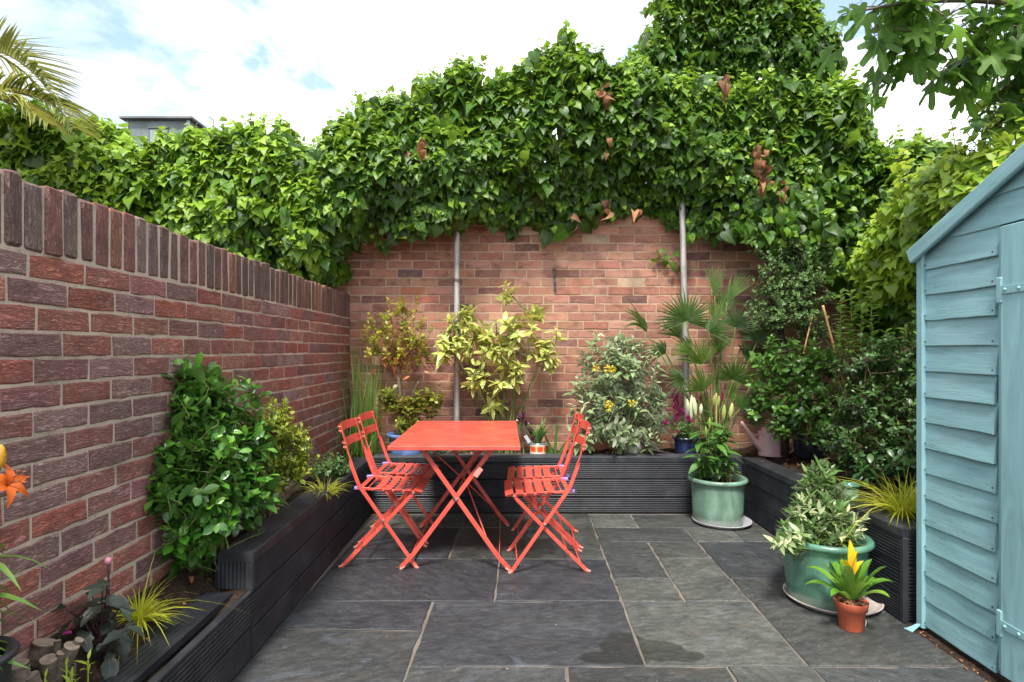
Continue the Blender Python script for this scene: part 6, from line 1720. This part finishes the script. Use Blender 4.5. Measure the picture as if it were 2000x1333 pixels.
def fig_tpl(seed):
    r = np.random.default_rng(seed); n = 44; th = np.linspace(-2.75, 2.75, n); lob = [(0, 1.0, .30), (.80, .88, .27), (-.80, .88, .27), (1.65, .66, .34), (-1.65, .66, .34), (2.5, .5, .5), (-2.5, .5, .5)]
    rad = np.full(n, .40)
    for c, h_, w in lob: rad = np.maximum(rad, h_ * np.exp(-((th - c * (1 + r.normal(0, .03))) / w) ** 4 * .9) * r.uniform(.92, 1.06))
    rad = .62 * rad; x = np.sin(th) * rad; y = .30 + np.cos(th) * rad
    m = np.stack([x * .5, .30 + (y - .30) * .5], 1); o = np.stack([x, y], 1)
    V2 = np.vstack([[[0, .30]], m, o]); q = V2 - [0, .3]; rr = np.hypot(q[:, 0], q[:, 1]); z = -.55 * rr ** 2 * r.uniform(.3, 1.4) + .12 * np.abs(q[:, 0])
    V = np.c_[V2, z]; i = np.arange(n - 1)
    F3 = np.stack([np.zeros(n - 1, int), 1 + i + 1, 1 + i], 1); F4 = np.stack([1 + i, 1 + i + 1, 1 + n + i + 1, 1 + n + i], 1)
    return V, F3, F4, np.stack([.5 + V[:, 0] * .8, V[:, 1]], 1)
T_FIG = [fig_tpl(i) for i in range(5)]
M_FIG = leaf_mat('fig_leaf', (.018, .06, .010), (.05, .135, .016), (.15, .28, .03), .5, .48, .35, .35)
fg = thing('fig_tree', 'fig tree reaching in over the shed with large lobed leaves', 'tree', (3.9, 3.1, 0))
tr = G(); base = np.array([3.9, 3.1, -.03]); tk = smoothpath([base, base + [.05, 0, 1.2], base + [-.1, .05, 2.2], base + [-.35, .1, 2.9]], 24); tube(tr, tk, np.linspace(.09, .05, len(tk)), 12); tr.build('trunk', M_BARK, fg, True)
st = G(); g = G(); X = []; Dl = []
br = [[(2120, 30, 3.3), (2000, 50, 3.25), (1890, 60, 3.2), (1800, 70, 3.2), (1740, 100, 3.15)], [(2120, 30, 3.3), (2010, 10, 3.1), (1880, 0, 3.05), (1760, 8, 3.0), (1690, 20, 3.0)], [(2150, 60, 3.4), (2040, 80, 3.4), (1960, 95, 3.35), (1900, 125, 3.3), (1845, 130, 3.3)], [(2150, 80, 3.6), (2060, 170, 3.7), (1990, 215, 3.7), (1930, 255, 3.7)],
      [(2150, 60, 3.4), (2080, -60, 3.2), (1960, -110, 3.1), (1820, -120, 3.0), (1720, -80, 2.95)], [(2150, 100, 3.5), (2080, 140, 3.5), (2010, 160, 3.5), (1965, 170, 3.45)]]
for bq in br:
    p = smoothpath([tk[-1]] + [P(*q) for q in bq], 40); tube(st, p, np.linspace(.028, .005, len(p)), 8); 
    for k in range(10, len(p), 1):
        for _ in range(1 if rng.random() < .8 else 2): X.append(p[k] + rng.normal(0, .05, 3)); Dl.append(unit(np.array([rng.normal(-.25, .6), rng.normal(-.1, .5), rng.normal(-.55, .4)])))
        if rng.random() < .35:
            e = p[k] + rng.normal(0, .10, 3) + [-.03, 0, -.03]; tube(st, [p[k], (p[k] + e) / 2 + [0, 0, .02], e], .004, 5, False); X.append(e); Dl.append(unit(np.array([rng.normal(-.2, .6), rng.normal(-.1, .5), rng.normal(-.6, .3)])))
X = np.array(X); Dl = np.array(Dl); n = len(X)
put_leaves(g, T_FIG, X + Dl * .04, Dl, np.array([[-.1, -.25, .8]]) + rng.normal(0, .35, (n, 3)), rng.uniform(.14, .26, n), rng.uniform(.05, .8, n))
for i in range(n): tube(st, [X[i], X[i] + Dl[i] * .07], .0025, 4, False)
g.build('crown', M_FIG, fg, True); st.build('branch', M_BARK, fg, True)
CLOUD, SUN, EXPO, CLOUD_OFF = 1.0, 2.7, 1.32, (0.0, 0.0, 0.0)
# ================================================================ sky and sun
SUN_EL, SUN_AZ = math.radians(58), math.radians(-168)   # azimuth from +Y towards +X: behind the camera on the left
w = bpy.data.worlds.new('World'); sc.world = w; w.use_nodes = True
t = w.node_tree; t.nodes.clear()
N = lambda ty: t.nodes.new(ty)
L = t.links.new
sky = N('ShaderNodeTexSky'); sky.sky_type = 'NISHITA'; sky.sun_disc = False
sky.sun_elevation = SUN_EL; sky.sun_rotation = SUN_AZ
b1 = N('ShaderNodeBackground'); b1.inputs[1].default_value = .15
L(sky.outputs[0], b1.inputs[0])
tc = N('ShaderNodeTexCoord')
sx = N('ShaderNodeSeparateXYZ'); L(tc.outputs['Generated'], sx.inputs[0])
def m(op, a, b=None, clamp=False):
    n = N('ShaderNodeMath'); n.operation = op; n.use_clamp = clamp
    for i, v in enumerate((a, b)):
        if v is None: continue
        if isinstance(v, (int, float)): n.inputs[i].default_value = v
        else: L(v, n.inputs[i])
    return n.outputs[0]
zc = m('ADD', m('MAXIMUM', sx.outputs[2], 0.0), .22)
cv = N('ShaderNodeCombineXYZ'); L(m('DIVIDE', sx.outputs[0], zc), cv.inputs[0]); L(m('DIVIDE', sx.outputs[1], zc), cv.inputs[1])
def nz(scale, detail, rough, dist, off):
    mp = N('ShaderNodeMapping'); mp.inputs['Location'].default_value = off; L(cv.outputs[0], mp.inputs[0])
    n = N('ShaderNodeTexNoise'); n.inputs['Scale'].default_value = scale; n.inputs['Detail'].default_value = detail; n.inputs['Roughness'].default_value = rough; n.inputs['Distortion'].default_value = dist
    L(mp.outputs[0], n.inputs['Vector']); return n.outputs['Fac']
def ramp(f, st):
    r = N('ShaderNodeValToRGB')
    while len(r.color_ramp.elements) < len(st): r.color_ramp.elements.new(.5)
    for e, (p, c) in zip(r.color_ramp.elements, st): e.position = p; e.color = (c, c, c, 1) if isinstance(c, (int, float)) else tuple(c) + (1,)
    L(f, r.inputs[0]); return r.outputs[0]
n1 = nz(1.5, 8, .58, .5, CLOUD_OFF)
mask = ramp(n1, [(.40, .10), (.52, 1.0)])
n2 = nz(.8, 4, .5, .2, (3.1, 7.7, 0))
cc = ramp(n2, [(.36, (.50, .525, .58)), (.56, (1.0, 1.0, 1.0))])
b2 = N('ShaderNodeBackground'); L(cc, b2.inputs[0]); b2.inputs[1].default_value = CLOUD
mx = N('ShaderNodeMixShader'); L(mask, mx.inputs[0]); L(b1.outputs[0], mx.inputs[1]); L(b2.outputs[0], mx.inputs[2])
ow = N('ShaderNodeOutputWorld'); L(mx.outputs[0], ow.inputs[0])

sd = bpy.data.lights.new('sun', 'SUN'); so = bpy.data.objects.new('sun', sd); COL.objects.link(so)
sd.energy = SUN; sd.angle = math.radians(11); sd.color = (1, .955, .89)
dv = Vector((math.sin(SUN_AZ) * math.cos(SUN_EL), math.cos(SUN_AZ) * math.cos(SUN_EL), math.sin(SUN_EL)))
so.rotation_euler = dv.to_track_quat('Z', 'Y').to_euler(); so.location = dv * 30

sc.view_settings.view_transform = 'Standard'; sc.view_settings.look = 'None'
sc.view_settings.exposure = EXPO; sc.view_settings.gamma = 1
sc.render.engine = 'CYCLES'
sc.cycles.use_denoising = True
sc.cycles.max_bounces = 8; sc.cycles.transmission_bounces = 4; sc.cycles.transparent_max_bounces = 4
sc.cycles.sample_clamp_indirect = 6
sc.cycles.use_adaptive_sampling = True; sc.cycles.adaptive_threshold = .015
